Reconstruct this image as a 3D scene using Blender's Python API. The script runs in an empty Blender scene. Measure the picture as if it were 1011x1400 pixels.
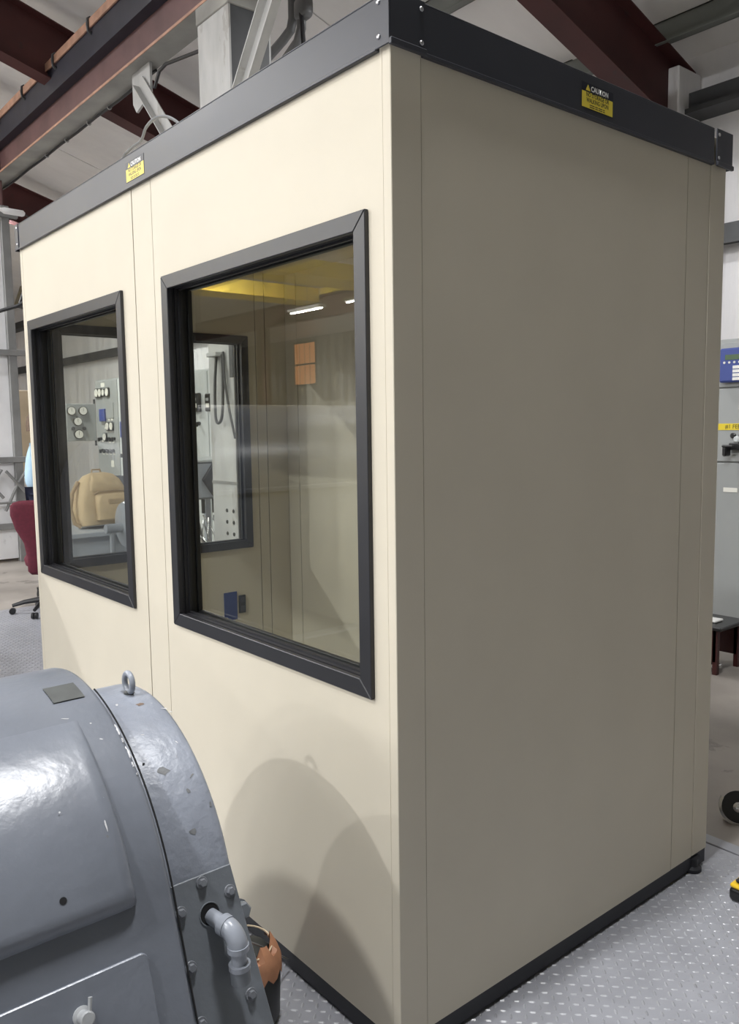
import bpy, bmesh, math, random
from mathutils import Vector, Matrix
random.seed(7)
PI = math.pi
R = math.radians
scene = bpy.context.scene
COL = scene.collection

# ---------------------------------------------------------------- camera, world, exposure
cam_d = bpy.data.cameras.new('camera')
cam = bpy.data.objects.new('camera', cam_d)
COL.objects.link(cam)
cam_d.sensor_fit = 'VERTICAL'
cam_d.sensor_height = 36.0
cam_d.lens = 36.0 * 1128.73 / 1400.0
cam_d.clip_start = 0.05
cam_d.clip_end = 200
cam.matrix_world = (Matrix.Translation((1.4144, -1.2418, 1.5759))
                    @ Matrix.Rotation(R(50.517), 4, 'Z') @ Matrix.Rotation(R(84.038), 4, 'X') @ Matrix.Rotation(R(-0.811), 4, 'Z'))
scene.camera = cam
world = bpy.data.worlds.new('world')
world.use_nodes = True
world.node_tree.nodes['Background'].inputs[0].default_value = (0.75, 0.85, 1.0, 1)
world.node_tree.nodes['Background'].inputs[1].default_value = 0.6
scene.world = world
scene.view_settings.view_transform = 'Standard'
scene.view_settings.look = 'None'
scene.view_settings.gamma = 1.0
scene.view_settings.use_curve_mapping = False
scene.view_settings.exposure = -0.06
scene.cycles.max_bounces = 10
scene.cycles.diffuse_bounces = 6
scene.cycles.transparent_max_bounces = 24
scene.cycles.use_denoising = True
scene.cycles.sample_clamp_indirect = 6.0
# high-bay lamps: x, y, z of the lens, lens diameter, watts, which one (the light itself is made in the lamp builder)
LAMPS = [
    (-0.55, -8.0, 6.15, 0.22, 400, 'high bay lamp far down the hall, facing the large booth window'),
    (-0.44, -4.6, 7.05, 0.42, 350, 'high bay lamp hanging nearest above the grey motor'),
    (0.06, -0.03, 4.85, 0.50, 160, 'high bay lamp hanging right above the near booth corner'),
    (-8.2, -8.0, 6.15, 0.22, 640, 'high bay lamp over the middle of the hall'),
    (-8.0, -2.4, 5.90, 0.40, 260, 'high bay lamp hanging above the large generator aisle'),
    (-16.2, -8.0, 6.15, 0.40, 1000, 'high bay lamp added between the yellow crane girders for ambient light'),  # added to raise the ambient light in the hall
    (-3.0, 3.3, 4.75, 0.35, 52, 'unseen high bay lamp added over the switchgear aisle to brighten the wall'),  # unseen lamp, added to brighten the insulated wall
    (-12.0, 2.6, 4.75, 0.35, 260, 'high bay lamp at the far end of the switchgear'),
]
# row of strip lights along the far wall: x of each centre, watts
STRIPS = [(-16.5, 330), (-14.1, 330), (-11.7, 330), (-9.3, 330), (-6.9, 330), (-4.5, 330), (-2.1, 330)]

# ---------------------------------------------------------------- helpers
def new_mat(name):
    m = bpy.data.materials.new(name)
    m.use_nodes = True
    return m, m.node_tree.nodes, m.node_tree.links, m.node_tree.nodes['Principled BSDF']

def mat(name, col, rough=0.5, metal=0.0, var=0.06, vscale=6.0, bump=0.0, bscale=60.0, bdist=0.002, spots=None, sscale=20.0, sthr=0.62, spec=0.5, rvar=0.0, coat=0.0, stretch=None):
    """Painted / metal / concrete surface: base colour varied by noise, optional chips (spots) and fine relief."""
    m, N, L, P = new_mat(name)
    P.inputs['Roughness'].default_value = rough
    P.inputs['Metallic'].default_value = metal
    P.inputs['Specular IOR Level'].default_value = spec
    P.inputs['Coat Weight'].default_value = coat
    tc = N.new('ShaderNodeTexCoord')
    vec = tc.outputs['Object']
    if stretch:
        mp = N.new('ShaderNodeMapping')
        mp.inputs['Scale'].default_value = stretch
        L.new(vec, mp.inputs[0])
        vec = mp.outputs[0]
    nz = N.new('ShaderNodeTexNoise')
    nz.inputs['Scale'].default_value = vscale
    nz.inputs['Detail'].default_value = 6
    L.new(vec, nz.inputs['Vector'])
    cr = N.new('ShaderNodeValToRGB')
    cr.color_ramp.elements[0].position = 0.3
    cr.color_ramp.elements[1].position = 0.7
    lo = [max(0, c * (1 - var)) for c in col]
    hi = [min(1, c * (1 + var)) for c in col]
    cr.color_ramp.elements[0].color = (*lo, 1)
    cr.color_ramp.elements[1].color = (*hi, 1)
    L.new(nz.outputs['Fac'], cr.inputs[0])
    out = cr.outputs[0]
    if spots:
        n2 = N.new('ShaderNodeTexNoise')
        n2.inputs['Scale'].default_value = sscale
        n2.inputs['Detail'].default_value = 8
        n2.inputs['Roughness'].default_value = 0.65
        L.new(vec, n2.inputs['Vector'])
        c2 = N.new('ShaderNodeValToRGB')
        c2.color_ramp.elements[0].position = sthr
        c2.color_ramp.elements[1].position = sthr + 0.03
        L.new(n2.outputs['Fac'], c2.inputs[0])
        mx = N.new('ShaderNodeMix')
        mx.data_type = 'RGBA'
        L.new(c2.outputs[0], mx.inputs[0])
        L.new(out, mx.inputs[6])
        mx.inputs[7].default_value = (*spots, 1)
        out = mx.outputs[2]
    L.new(out, P.inputs['Base Color'])
    if rvar:
        mr = N.new('ShaderNodeMapRange')
        mr.inputs[3].default_value = rough - rvar
        mr.inputs[4].default_value = rough + rvar
        L.new(nz.outputs['Fac'], mr.inputs[0])
        L.new(mr.outputs[0], P.inputs['Roughness'])
    if bump:
        n3 = N.new('ShaderNodeTexNoise')
        n3.inputs['Scale'].default_value = bscale
        n3.inputs['Detail'].default_value = 4
        L.new(vec, n3.inputs['Vector'])
        b = N.new('ShaderNodeBump')
        b.inputs['Strength'].default_value = bump
        b.inputs['Distance'].default_value = bdist
        L.new(n3.outputs['Fac'], b.inputs['Height'])
        L.new(b.outputs[0], P.inputs['Normal'])
    return m

def ribbed(name, col, axis, pitch, depth, rough=0.5, var=0.12, metal=0.0):
    """Corrugated sheet: wave relief across one axis."""
    m = mat(name, col, rough, metal, var, 1.2)
    N, L, P = m.node_tree.nodes, m.node_tree.links, m.node_tree.nodes['Principled BSDF']
    tc = N.new('ShaderNodeTexCoord')
    w = N.new('ShaderNodeTexWave')
    w.bands_direction = axis
    w.inputs['Scale'].default_value = 2 * PI / pitch / 20.0
    b = N.new('ShaderNodeBump')
    b.inputs['Distance'].default_value = depth
    b.inputs['Strength'].default_value = 1.0
    L.new(tc.outputs['Object'], w.inputs[0])
    L.new(w.outputs['Fac'], b.inputs['Height'])
    L.new(b.outputs[0], P.inputs['Normal'])
    return m

def emit_mat(name, col, s):
    m, N, L, P = new_mat(name)
    P.inputs['Base Color'].default_value = (*col, 1)
    P.inputs['Emission Color'].default_value = (*col, 1)
    P.inputs['Emission Strength'].default_value = s
    return m

def glass_mat(name, tint):
    """Thin window pane: clear with a Fresnel mirror reflection, lets light through."""
    m = bpy.data.materials.new(name)
    m.use_nodes = True
    N, L = m.node_tree.nodes, m.node_tree.links
    N.clear()
    o = N.new('ShaderNodeOutputMaterial')
    t = N.new('ShaderNodeBsdfTransparent')
    t.inputs[0].default_value = (*tint, 1)
    g = N.new('ShaderNodeBsdfGlossy')
    g.inputs['Roughness'].default_value = 0.0
    lw = N.new('ShaderNodeLayerWeight')          # Schlick reflectance of a pane (two faces), the same from both sides
    lw.inputs[0].default_value = 0.5
    pw = N.new('ShaderNodeMath'); pw.operation = 'POWER'; pw.inputs[1].default_value = 5.0
    f = N.new('ShaderNodeMath'); f.operation = 'MULTIPLY_ADD'; f.inputs[1].default_value = 0.93; f.inputs[2].default_value = 0.07
    L.new(lw.outputs['Facing'], pw.inputs[0])
    L.new(pw.outputs[0], f.inputs[0])
    mx = N.new('ShaderNodeMixShader')
    L.new(f.outputs[0], mx.inputs[0])
    L.new(t.outputs[0], mx.inputs[1])
    L.new(g.outputs[0], mx.inputs[2])
    L.new(mx.outputs[0], o.inputs[0])
    return m

class MB:
    """Collects simple solids; build() makes ONE mesh object."""
    def __init__(s):
        s.v = []; s.f = []; s.sharp = None
    def add(s, vs, fs):
        o = len(s.v)
        s.v += [tuple(v) for v in vs]
        s.f += [tuple(i + o for i in f) for f in fs]
        return s
    def box(s, x0, x1, y0, y1, z0, z1, M=None):
        x0, x1 = min(x0, x1), max(x0, x1); y0, y1 = min(y0, y1), max(y0, y1); z0, z1 = min(z0, z1), max(z0, z1)
        vs = [Vector(p) for p in ((x0,y0,z0),(x1,y0,z0),(x1,y1,z0),(x0,y1,z0),(x0,y0,z1),(x1,y0,z1),(x1,y1,z1),(x0,y1,z1))]
        if M is not None: vs = [M @ v for v in vs]
        return s.add(vs, [(0,3,2,1),(4,5,6,7),(0,1,5,4),(1,2,6,5),(2,3,7,6),(3,0,4,7)])
    def prism(s, poly, axis, a, b, M=None):
        """Closed 2-D polygon extruded along axis (0/1/2) from a to b; poly holds the two other coordinates in axis order."""
        def pt(p, t):
            q = list(p); q.insert(axis, t)
            return Vector(q)
        n = len(poly)
        vs = [pt(p, a) for p in poly] + [pt(p, b) for p in poly]
        if M is not None: vs = [M @ v for v in vs]
        fs = [tuple(range(n))[::-1], tuple(range(n, 2 * n))] + [(i, (i + 1) % n, n + (i + 1) % n, n + i) for i in range(n)]
        return s.add(vs, fs)
    def tube(s, pts, r, n=10, cap=True):
        pts = [Vector(p) for p in pts]
        rs = r if isinstance(r, (list, tuple)) else [r] * len(pts)
        t0 = (pts[1] - pts[0]).normalized()
        up = Vector((0,0,1)) if abs(t0.z) < 0.9 else Vector((1,0,0))
        a = t0.cross(up).normalized()
        vs = []
        for i, p in enumerate(pts):
            if i == 0: t = t0
            elif i == len(pts) - 1: t = (pts[i] - pts[i-1]).normalized()
            else: t = ((pts[i+1] - pts[i]).normalized() + (pts[i] - pts[i-1]).normalized()).normalized()
            a = (a - t * a.dot(t)).normalized()
            b = t.cross(a)
            for k in range(n):
                w = 2 * PI * k / n
                vs.append(p + (a * math.cos(w) + b * math.sin(w)) * rs[i])
        fs = []
        for i in range(len(pts) - 1):
            for k in range(n):
                fs.append((i*n + k, i*n + (k+1) % n, (i+1)*n + (k+1) % n, (i+1)*n + k))
        if cap:
            fs.append(tuple(range(n))[::-1]); fs.append(tuple(range((len(pts)-1)*n, len(pts)*n)))
        return s.add(vs, fs)
    def cyl(s, p0, p1, r, n=20):
        return s.tube([p0, p1], r, n)
    def lathe(s, prof, M=None, n=24):
        """prof: list of (radius, height) around local Z."""
        vs = []; fs = []
        for (r, h) in prof:
            for k in range(n):
                w = 2 * PI * k / n
                v = Vector((r * math.cos(w), r * math.sin(w), h))
                vs.append(M @ v if M is not None else v)
        for i in range(len(prof) - 1):
            for k in range(n):
                fs.append((i*n + k, i*n + (k+1) % n, (i+1)*n + (k+1) % n, (i+1)*n + k))
        fs.append(tuple(range(n))[::-1]); fs.append(tuple(range((len(prof)-1)*n, len(prof)*n)))
        return s.add(vs, fs)
    def torus(s, c, normal, Rm, r, n=28, m=10):
        z = Vector(normal).normalized()
        x = z.orthogonal().normalized(); y = z.cross(x)
        c = Vector(c); vs = []; fs = []
        for i in range(n):
            a = 2 * PI * i / n
            d = x * math.cos(a) + y * math.sin(a)
            for k in range(m):
                b = 2 * PI * k / m
                vs.append(c + d * (Rm + r * math.cos(b)) + z * (r * math.sin(b)))
        for i in range(n):
            for k in range(m):
                fs.append((i*m + k, ((i+1) % n)*m + k, ((i+1) % n)*m + (k+1) % m, i*m + (k+1) % m))
        return s.add(vs, fs)
    def grid(s, P, close_u=False):
        """P: 2-D list of points -> quad sheet."""
        nu, nv = len(P), len(P[0])
        vs = [p for row in P for p in row]
        fs = []
        for i in range(nu if close_u else nu - 1):
            for j in range(nv - 1):
                fs.append((i*nv + j, ((i+1) % nu)*nv + j, ((i+1) % nu)*nv + j + 1, i*nv + j + 1))
        return s.add(vs, fs)
    def ell(s, c, rad, M=None, e1=1.0, e2=1.0, n=20, m=12):
        """superellipsoid"""
        def sp(w, e): return math.copysign(abs(w) ** e, w)
        P = []
        c = Vector(c)
        for i in range(n):
            a = 2 * PI * i / n
            row = []
            for j in range(m + 1):
                b = -PI / 2 + PI * j / m
                v = Vector((rad[0] * sp(math.cos(b), e1) * sp(math.cos(a), e2), rad[1] * sp(math.cos(b), e1) * sp(math.sin(a), e2), rad[2] * sp(math.sin(b), e1)))
                if M is not None: v = M @ v
                row.append(c + v)
            P.append(row)
        return s.grid(P, True)
    def build(s, name, m, parent=None, bevel=0.0, smooth=False, seg=1, ang=35, sub=0):
        me = bpy.data.meshes.new(name)
        bm = bmesh.new()
        vs = [bm.verts.new(v) for v in s.v]
        for f in s.f:
            try: bm.faces.new([vs[i] for i in f])
            except ValueError: pass
        if smooth or sub: bmesh.ops.remove_doubles(bm, verts=bm.verts, dist=1e-5)
        bmesh.ops.recalc_face_normals(bm, faces=bm.faces)
        if bevel:
            ed = [e for e in bm.edges if len(e.link_faces) == 2 and e.calc_face_angle(0) > R(30)]
            bmesh.ops.bevel(bm, geom=ed, offset=bevel, segments=seg, profile=0.5, affect='EDGES', clamp_overlap=True)
        if smooth:
            for f in bm.faces: f.smooth = True
            for e in bm.edges:
                if len(e.link_faces) == 2 and e.calc_face_angle(0) > R(ang): e.smooth = False
        bm.to_mesh(me); bm.free()
        if m is not None: me.materials.append(m)
        o = bpy.data.objects.new(name, me)
        COL.objects.link(o)
        if sub:
            md = o.modifiers.new('subd', 'SUBSURF'); md.levels = sub; md.render_levels = sub
        if parent is not None: attach(o, parent)
        return o

def smooth_path(pts, n=5):
    pts = [Vector(p) for p in pts]
    out = []
    for i in range(len(pts) - 1):
        p0, p1, p2, p3 = pts[max(i-1, 0)], pts[i], pts[i+1], pts[min(i+2, len(pts)-1)]
        for k in range(n):
            t = k / n
            out.append(.5 * ((2*p1) + (p2-p0)*t + (2*p0-5*p1+4*p2-p3)*t*t + (3*p1-p0-3*p2+p3)*t**3))
    out.append(pts[-1])
    return out

def wpos(o):
    p = Vector((0,0,0))
    M = Matrix.Identity(4)
    chain = []
    while o is not None:
        chain.append(o); o = o.parent
    for c in reversed(chain):
        M = M @ c.matrix_parent_inverse @ c.matrix_basis
    return M

def attach(o, parent):
    o.parent = parent
    o.matrix_parent_inverse = wpos(parent).inverted()

def tag(o, label, cat, group=None, kind=None):
    if label: o['label'] = label
    if cat: o['category'] = cat
    if group: o['group'] = group
    if kind: o['kind'] = kind
    return o

def thing(name, loc, label, cat, group=None):
    o = bpy.data.objects.new(name, None)
    o.empty_display_size = 0.1
    o.location = loc
    COL.objects.link(o)
    return tag(o, label, cat, group)

def struct(o, label=None):
    o['kind'] = 'structure'
    if label: o['label'] = label
    return o

def copy_tree(o, offset, parent=None):
    c = o.copy(); COL.objects.link(c)
    if parent is not None:
        c.parent = parent
    else:
        c.location = Vector(o.location) + Vector(offset)
    for ch in list(o.children): copy_tree(ch, offset, c)
    return c

def text(name, body, size, M, m, parent, align='CENTER', ext=0.0, xs=1.0, bold=0.0):
    cu = bpy.data.curves.new(name, 'FONT')
    cu.body = body; cu.size = size; cu.align_x = align; cu.align_y = 'CENTER'
    cu.extrude = ext; cu.offset = bold; cu.resolution_u = 2
    tmp = bpy.data.objects.new(name, cu)
    me = bpy.data.meshes.new_from_object(tmp)
    bpy.data.objects.remove(tmp); bpy.data.curves.remove(cu)
    me.name = name
    me.transform(M @ Matrix.Diagonal((xs, 1, 1, 1)))
    me.materials.clear(); me.materials.append(m)
    o = bpy.data.objects.new(name, me)
    COL.objects.link(o)
    attach(o, parent)
    return o

# ---------------------------------------------------------------- materials
M_PANEL = mat('beige_panel', (0.66, 0.606, 0.492), 0.55, var=0.025, vscale=3, bump=0.25, bscale=420, bdist=0.0006, spec=0.35)
M_CAP = mat('charcoal_trim', (0.032, 0.034, 0.044), 0.42, var=0.12, vscale=4, spec=0.55, rvar=0.05)
M_FRAME = mat('black_frame', (0.018, 0.018, 0.021), 0.42, var=0.1, vscale=8, spec=0.6)
M_GASKET = mat('black_gasket', (0.012, 0.012, 0.015), 0.5, var=0.1)
M_BASE = mat('black_base', (0.016, 0.017, 0.022), 0.5, var=0.15)
M_VINYL = mat('pale_vinyl_floor', (0.50, 0.50, 0.47), 0.4, var=0.06)
M_SEAM = mat('seam_dark', (0.10, 0.09, 0.07), 0.8)
M_GLASS = glass_mat('window_glass', (0.965, 0.975, 0.955))
M_STEEL = mat('zinc_screw', (0.62, 0.62, 0.64), 0.3, 1.0, var=0.1)
M_MOTOR = mat('motor_grey_paint', (0.158, 0.172, 0.202), 0.31, var=0.10, vscale=5, bump=0.35, bscale=26, bdist=0.004, spots=(0.34, 0.35, 0.37), sscale=17, sthr=0.70, spec=0.5, rvar=0.07)
M_MOTOR2 = mat('end_bell_grey_paint', (0.24, 0.26, 0.305), 0.40, var=0.16, vscale=7, bump=0.6, bscale=38, bdist=0.005, spots=(0.42, 0.43, 0.45), sscale=24, sthr=0.685, spec=0.5)
M_MPLATE = mat('cover_plate_grey_paint', (0.16, 0.175, 0.195), 0.4, var=0.1, vscale=9, bump=0.3, bscale=60, bdist=0.003)
M_BOLT = mat('painted_bolt', (0.17, 0.18, 0.20), 0.38, var=0.12, vscale=30)
M_CHIP = mat('bare_chip_pale', (0.52, 0.52, 0.53), 0.4, var=0.2, vscale=60)
M_SCUFF = mat('scuffed_primer_grey', (0.155, 0.160, 0.165), 0.6, var=0.3, vscale=60)
M_RUST = mat('rust_bleed', (0.17, 0.12, 0.09), 0.7, var=0.3, vscale=60)
M_HOLE = mat('hole_black', (0.008, 0.008, 0.009), 0.9, var=0.1)
M_PIPE = mat('painted_pipe', (0.27, 0.29, 0.33), 0.3, var=0.08, vscale=15, bump=0.1, bscale=50)
M_NPLATE = mat('dull_name_plate', (0.075, 0.08, 0.078), 0.5, var=0.15, vscale=30)
M_LATCH = mat('latch_pale_paint', (0.33, 0.34, 0.35), 0.45, var=0.1, vscale=30)
M_CONC = mat('concrete', (0.315, 0.285, 0.255), 0.6, var=0.22, vscale=1.6, bump=0.2, bscale=30, bdist=0.003, spots=(0.22, 0.20, 0.18), sscale=2.2, sthr=0.60)
M_TREAD = mat('tread_plate_paint', (0.31, 0.315, 0.345), 0.34, var=0.14, vscale=4, bump=0.12, bscale=90, bdist=0.001, rvar=0.08, spec=0.55)
M_LUG = mat('tread_lug_worn', (0.32, 0.325, 0.35), 0.32, var=0.22, vscale=14, spec=0.7)
M_RED = mat('red_iron_primer', (0.066, 0.016, 0.015), 0.65, var=0.15, vscale=3, spots=(0.05, 0.018, 0.017), sscale=5, sthr=0.62)
M_RUN = mat('runway_red_brown', (0.14, 0.075, 0.073), 0.5, var=0.18, vscale=4, spots=(0.22, 0.125, 0.095), sscale=6, sthr=0.66)
M_FLANGE = mat('flange_dull_grey', (0.26, 0.255, 0.235), 0.5, var=0.25, vscale=3)
M_EDGE = mat('lit_tan_edge', (0.40, 0.23, 0.16), 0.55, var=0.25, vscale=8)  # tan of flange edges catching the light, put into the colour
M_NAVY = mat('dark_navy', (0.022, 0.022, 0.034), 0.5, var=0.2)
M_GALV = mat('whitewashed_steel', (0.42, 0.42, 0.41), 0.5, var=0.2, vscale=5, spots=(0.33, 0.32, 0.30), sscale=4.5, sthr=0.58, stretch=(1, 1, 0.35))
M_PURL = mat('purlin_grey', (0.17, 0.18, 0.165), 0.5, var=0.12, vscale=3)
M_INSUL = mat('vinyl_insulation', (0.82, 0.81, 0.80), 0.42, var=0.05, vscale=2.0, bump=0.7, bscale=1.6, bdist=0.05, stretch=(1.5, 0.5, 1))
M_WALLIN = mat('vinyl_wall_insulation', (0.80, 0.79, 0.80), 0.42, var=0.06, vscale=2.0, bump=0.9, bscale=2.4, bdist=0.05, stretch=(2.4, 1, 0.3))
M_CORR = ribbed('corrugated_grey_wall', (0.46, 0.46, 0.45), 'X', 0.45, 0.05, var=0.35)
M_CORRD = ribbed('corrugated_dark_end_wall', (0.075, 0.074, 0.058), 'Y', 0.45, 0.05, var=0.3)  # kept dark so little light bounces onto the plain booth end
M_CORRY = ribbed('corrugated_grey_end_wall', (0.30, 0.30, 0.29), 'Y', 0.45, 0.05, var=0.3)
M_YEL = mat('crane_yellow', (0.85, 0.64, 0.10), 0.45, var=0.15, vscale=2)
M_AMBER = emit_mat('amber_glow_pane', (1.0, 0.42, 0.14), 1.3)  # glow added so the panes show up mirrored in the glass
M_DARK = mat('dark_steel', (0.05, 0.052, 0.055), 0.5, var=0.2)
M_CABLE = mat('black_cable', (0.022, 0.022, 0.024), 0.5)
M_COND = mat('grey_conduit', (0.16, 0.165, 0.17), 0.4, var=0.1)
M_GEAR = mat('switchgear_grey', (0.34, 0.355, 0.352), 0.42, var=0.05, vscale=2)
M_GEARL = mat('switchgear_light', (0.60, 0.63, 0.63), 0.42, var=0.05, vscale=2)
M_BLACK = mat('bakelite_black', (0.014, 0.014, 0.015), 0.3, var=0.1)
M_WHITE = mat('dial_white', (0.82, 0.81, 0.74), 0.4, var=0.03)
M_BLUE = mat('relay_blue', (0.045, 0.075, 0.30), 0.4, var=0.06)
M_LCD = mat('lcd_green', (0.06, 0.12, 0.05), 0.25, var=0.1)
M_LABY = mat('label_yellow', (0.80, 0.62, 0.03), 0.45, var=0.03)
M_INK = mat('ink_black', (0.010, 0.010, 0.014), 0.5)
M_INKW = mat('ink_white', (0.85, 0.85, 0.82), 0.5)
M_STICK = mat('sticker_yellow', (0.82, 0.66, 0.07), 0.4, var=0.02)
M_STICKN = mat('sticker_navy_black', (0.008, 0.009, 0.022), 0.4)
M_MAROON = mat('maroon_fabric', (0.105, 0.012, 0.025), 0.85, var=0.15, vscale=40, bump=0.4, bscale=300, bdist=0.001)
M_CHAIRG = mat('slate_fabric', (0.05, 0.055, 0.07), 0.85, var=0.15, vscale=40)
M_TAN = mat('tan_canvas', (0.56, 0.42, 0.25), 0.85, var=0.10, vscale=9, bump=0.5, bscale=14, bdist=0.02)
M_TAND = mat('tan_webbing', (0.40, 0.29, 0.17), 0.85, var=0.1, vscale=20)
M_DESK = mat('desk_grey', (0.42, 0.45, 0.50), 0.4, var=0.05)
M_PANELW = mat('door_pale_sheet', (0.80, 0.80, 0.81), 0.5, var=0.15, vscale=2.2, spots=(0.66, 0.66, 0.66), sscale=3, sthr=0.6, stretch=(1, 1, 0.5))
M_POST = mat('door_frame_steel', (0.22, 0.22, 0.215), 0.45, var=0.15, vscale=4)
M_SKIN = mat('skin', (0.46, 0.26, 0.18), 0.55, var=0.05)
M_SHIRT = mat('pale_blue_shirt', (0.42, 0.60, 0.74), 0.8, var=0.08, vscale=6, bump=0.5, bscale=12, bdist=0.02)
M_TROUS = mat('navy_trousers', (0.02, 0.025, 0.055), 0.8, var=0.1)
M_HAIR = mat('grey_brown_hair', (0.12, 0.08, 0.055), 0.7, var=0.2, vscale=40)
M_COPPER = mat('torn_copper_brown_wrap', (0.42, 0.20, 0.11), 0.6, var=0.2, vscale=20)
M_BUCKET = mat('black_rubber', (0.016, 0.018, 0.018), 0.45, var=0.2)
M_TOOLY = mat('tool_yellow', (0.80, 0.52, 0.02), 0.4)
M_CHROME = mat('bright_steel', (0.6, 0.6, 0.6), 0.25, 1.0, var=0.15, vscale=20)
M_REDDK = mat('dark_red_paint', (0.05, 0.008, 0.008), 0.5)
M_TANW = mat('tan_board', (0.60, 0.49, 0.34), 0.6, var=0.08)
M_TAPE = mat('blue_tape', (0.03, 0.06, 0.24), 0.6, var=0.1)
M_LENS = emit_mat('lamp_lens', (1.0, 0.97, 0.90), 12.0)
M_HOUSE = mat('lamp_housing', (0.45, 0.45, 0.46), 0.4)
M_TUBE = mat('lamp_tube_white', (0.85, 0.85, 0.85), 0.4)

# ---------------------------------------------------------------- building shell
X0, X1, YB, YF = -30.0, 3.3, 5.6, -15.5
ZE, YR, SL = 4.64, -4.95, 0.30
def roof_z(y): return ZE + SL * ((YB - y) if y > YR else (y - YF))
ZR = roof_z(YR)
floor = struct(MB().box(X0, X1, YF, YB, -0.30, -0.012).build('floor', M_CONC), 'grey concrete floor slab of the plant hall')
def slope_sheet(name, ya, yb, xs):
    b = MB()
    b.prism([(ya, roof_z(ya)), (yb, roof_z(yb)), (yb, roof_z(yb) + 0.12), (ya, roof_z(ya) + 0.12)], 0, X0, X1)
    return b.build(name, M_INSUL)
ceiling = struct(slope_sheet('ceiling', YB, YR, 0), 'white insulation sheeting under the sloping roof')
ceil2 = struct(slope_sheet('ceiling', YR, YF, 0), 'far slope of the white insulated roof')
# insulation laps: shallow folded seams between the blanket rows
for x in (-2.0, -3.35, -5.0, -6.3, -8.6, -10.4):
    b = MB()
    b.prism([(YB - 0.05, roof_z(YB - 0.05) - 0.012), (0.5, roof_z(0.5) - 0.012), (0.5, roof_z(0.5)), (YB - 0.05, roof_z(YB - 0.05))], 0, x, x + 0.05)
    b.build('insulation_lap', M_INSUL, ceiling, bevel=0.004)
wall_back = struct(MB().box(X0, X1, YB, YB + 0.2, -0.3, ZE + 0.12).build('wall_back', M_WALLIN), 'white insulated wall behind the switchgear')
wall_front = struct(MB().box(X0, X1, YF - 0.2, YF, -0.3, ZE + 0.12).build('wall_front', M_CORR), 'corrugated grey long wall reflected in the window glass')
def gable(name, xa, xb, m, lab):
    b = MB().prism([(YF, -0.3), (YB, -0.3), (YB, ZE + .1), (YR, ZR + .1), (YF, ZE + .1)], 0, xa, xb)
    return struct(b.build(name, m), lab)
gable('wall_left', X0 - 0.2, X0, M_CORRY, 'far corrugated end wall of the hall')
gable('wall_right', X1, X1 + 0.2, M_CORRD, 'corrugated end wall behind the camera, set close and dark to cut ambient light')  # unseen wall drawn in close to block ambient light from the booth

# tread plate deck (sheets with a raised lug pattern)
deck = struct(MB().box(-6.2, 3.2, -6.2, 1.60, -0.012, -0.006).build('floor_deck', M_DARK), 'steel tread plate deck around the booth')
sheet_x = [-6.2, -3.76, -1.32, 1.12, 3.2]
sheet_y = [-6.2, -3.0, -0.62, 1.60]
for i in range(4):
    for j in range(3):
        MB().box(sheet_x[i] + .002, sheet_x[i+1] - .002, sheet_y[j] + .002, sheet_y[j+1] - .002, -0.006, 0.0).build('tread_plate', M_TREAD, deck)
MB().box(-6.2, 3.2, 1.602, 1.66, -0.012, 0.004).build('edge_angle', M_TREAD, deck, bevel=0.002)
lug = MB()
pit = 0.0285
def put_lugs(xa, xb, ya, yb, skip):
    i0, i1, j0, j1 = int(xa / pit) - 1, int(xb / pit) + 1, int(ya / pit) - 1, int(yb / pit) + 1
    for i in range(i0, i1):
        for j in range(j0, j1):
            x, y = i * pit, j * pit
            if not (xa < x < xb and ya < y < yb) or skip(x, y): continue
            a = PI / 4 if (i + j) % 2 else -PI / 4
            ca, sa = math.cos(a), math.sin(a)
            l, w = 0.0125, 0.0042
            pts = [(-l, 0), (-l*.45, -w), (l*.45, -w), (l, 0), (l*.45, w), (-l*.45, w)]
            top = [(-l*.5, 0), (l*.5, 0)]
            vs = [(x + p*ca - q*sa, y + p*sa + q*ca, 0.0) for p, q in pts] + [(x + p*ca - q*sa, y + p*sa + q*ca, 0.0024) for p, q in top]
            lug.add(vs, [(0,1,6),(1,2,7,6),(2,3,7),(3,4,7),(4,5,6,7),(5,0,6)])
put_lugs(-2.2, 1.6, -1.0, 1.59, lambda x, y: -2.2 < x < -0.02 and y > 0.02)
put_lugs(-6.1, -2.25, -1.0, 1.59, lambda x, y: x > -2.62 and y > 0)
lo = lug.build('tread_lug', M_LUG, deck)
lo['kind'] = 'stuff'

# ---------------------------------------------------------------- roof steel
def ibeam_profile(w, h, tf, tw):
    """I section centred on 0 across, bottom at 0: list of (across, up)."""
    a, t = w / 2, tw / 2
    return [(-a, 0), (a, 0), (a, tf), (t, tf), (t, h - tf), (a, h - tf), (a, h), (-a, h), (-a, h - tf), (-t, h - tf), (-t, tf), (-a, tf)]

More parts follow.
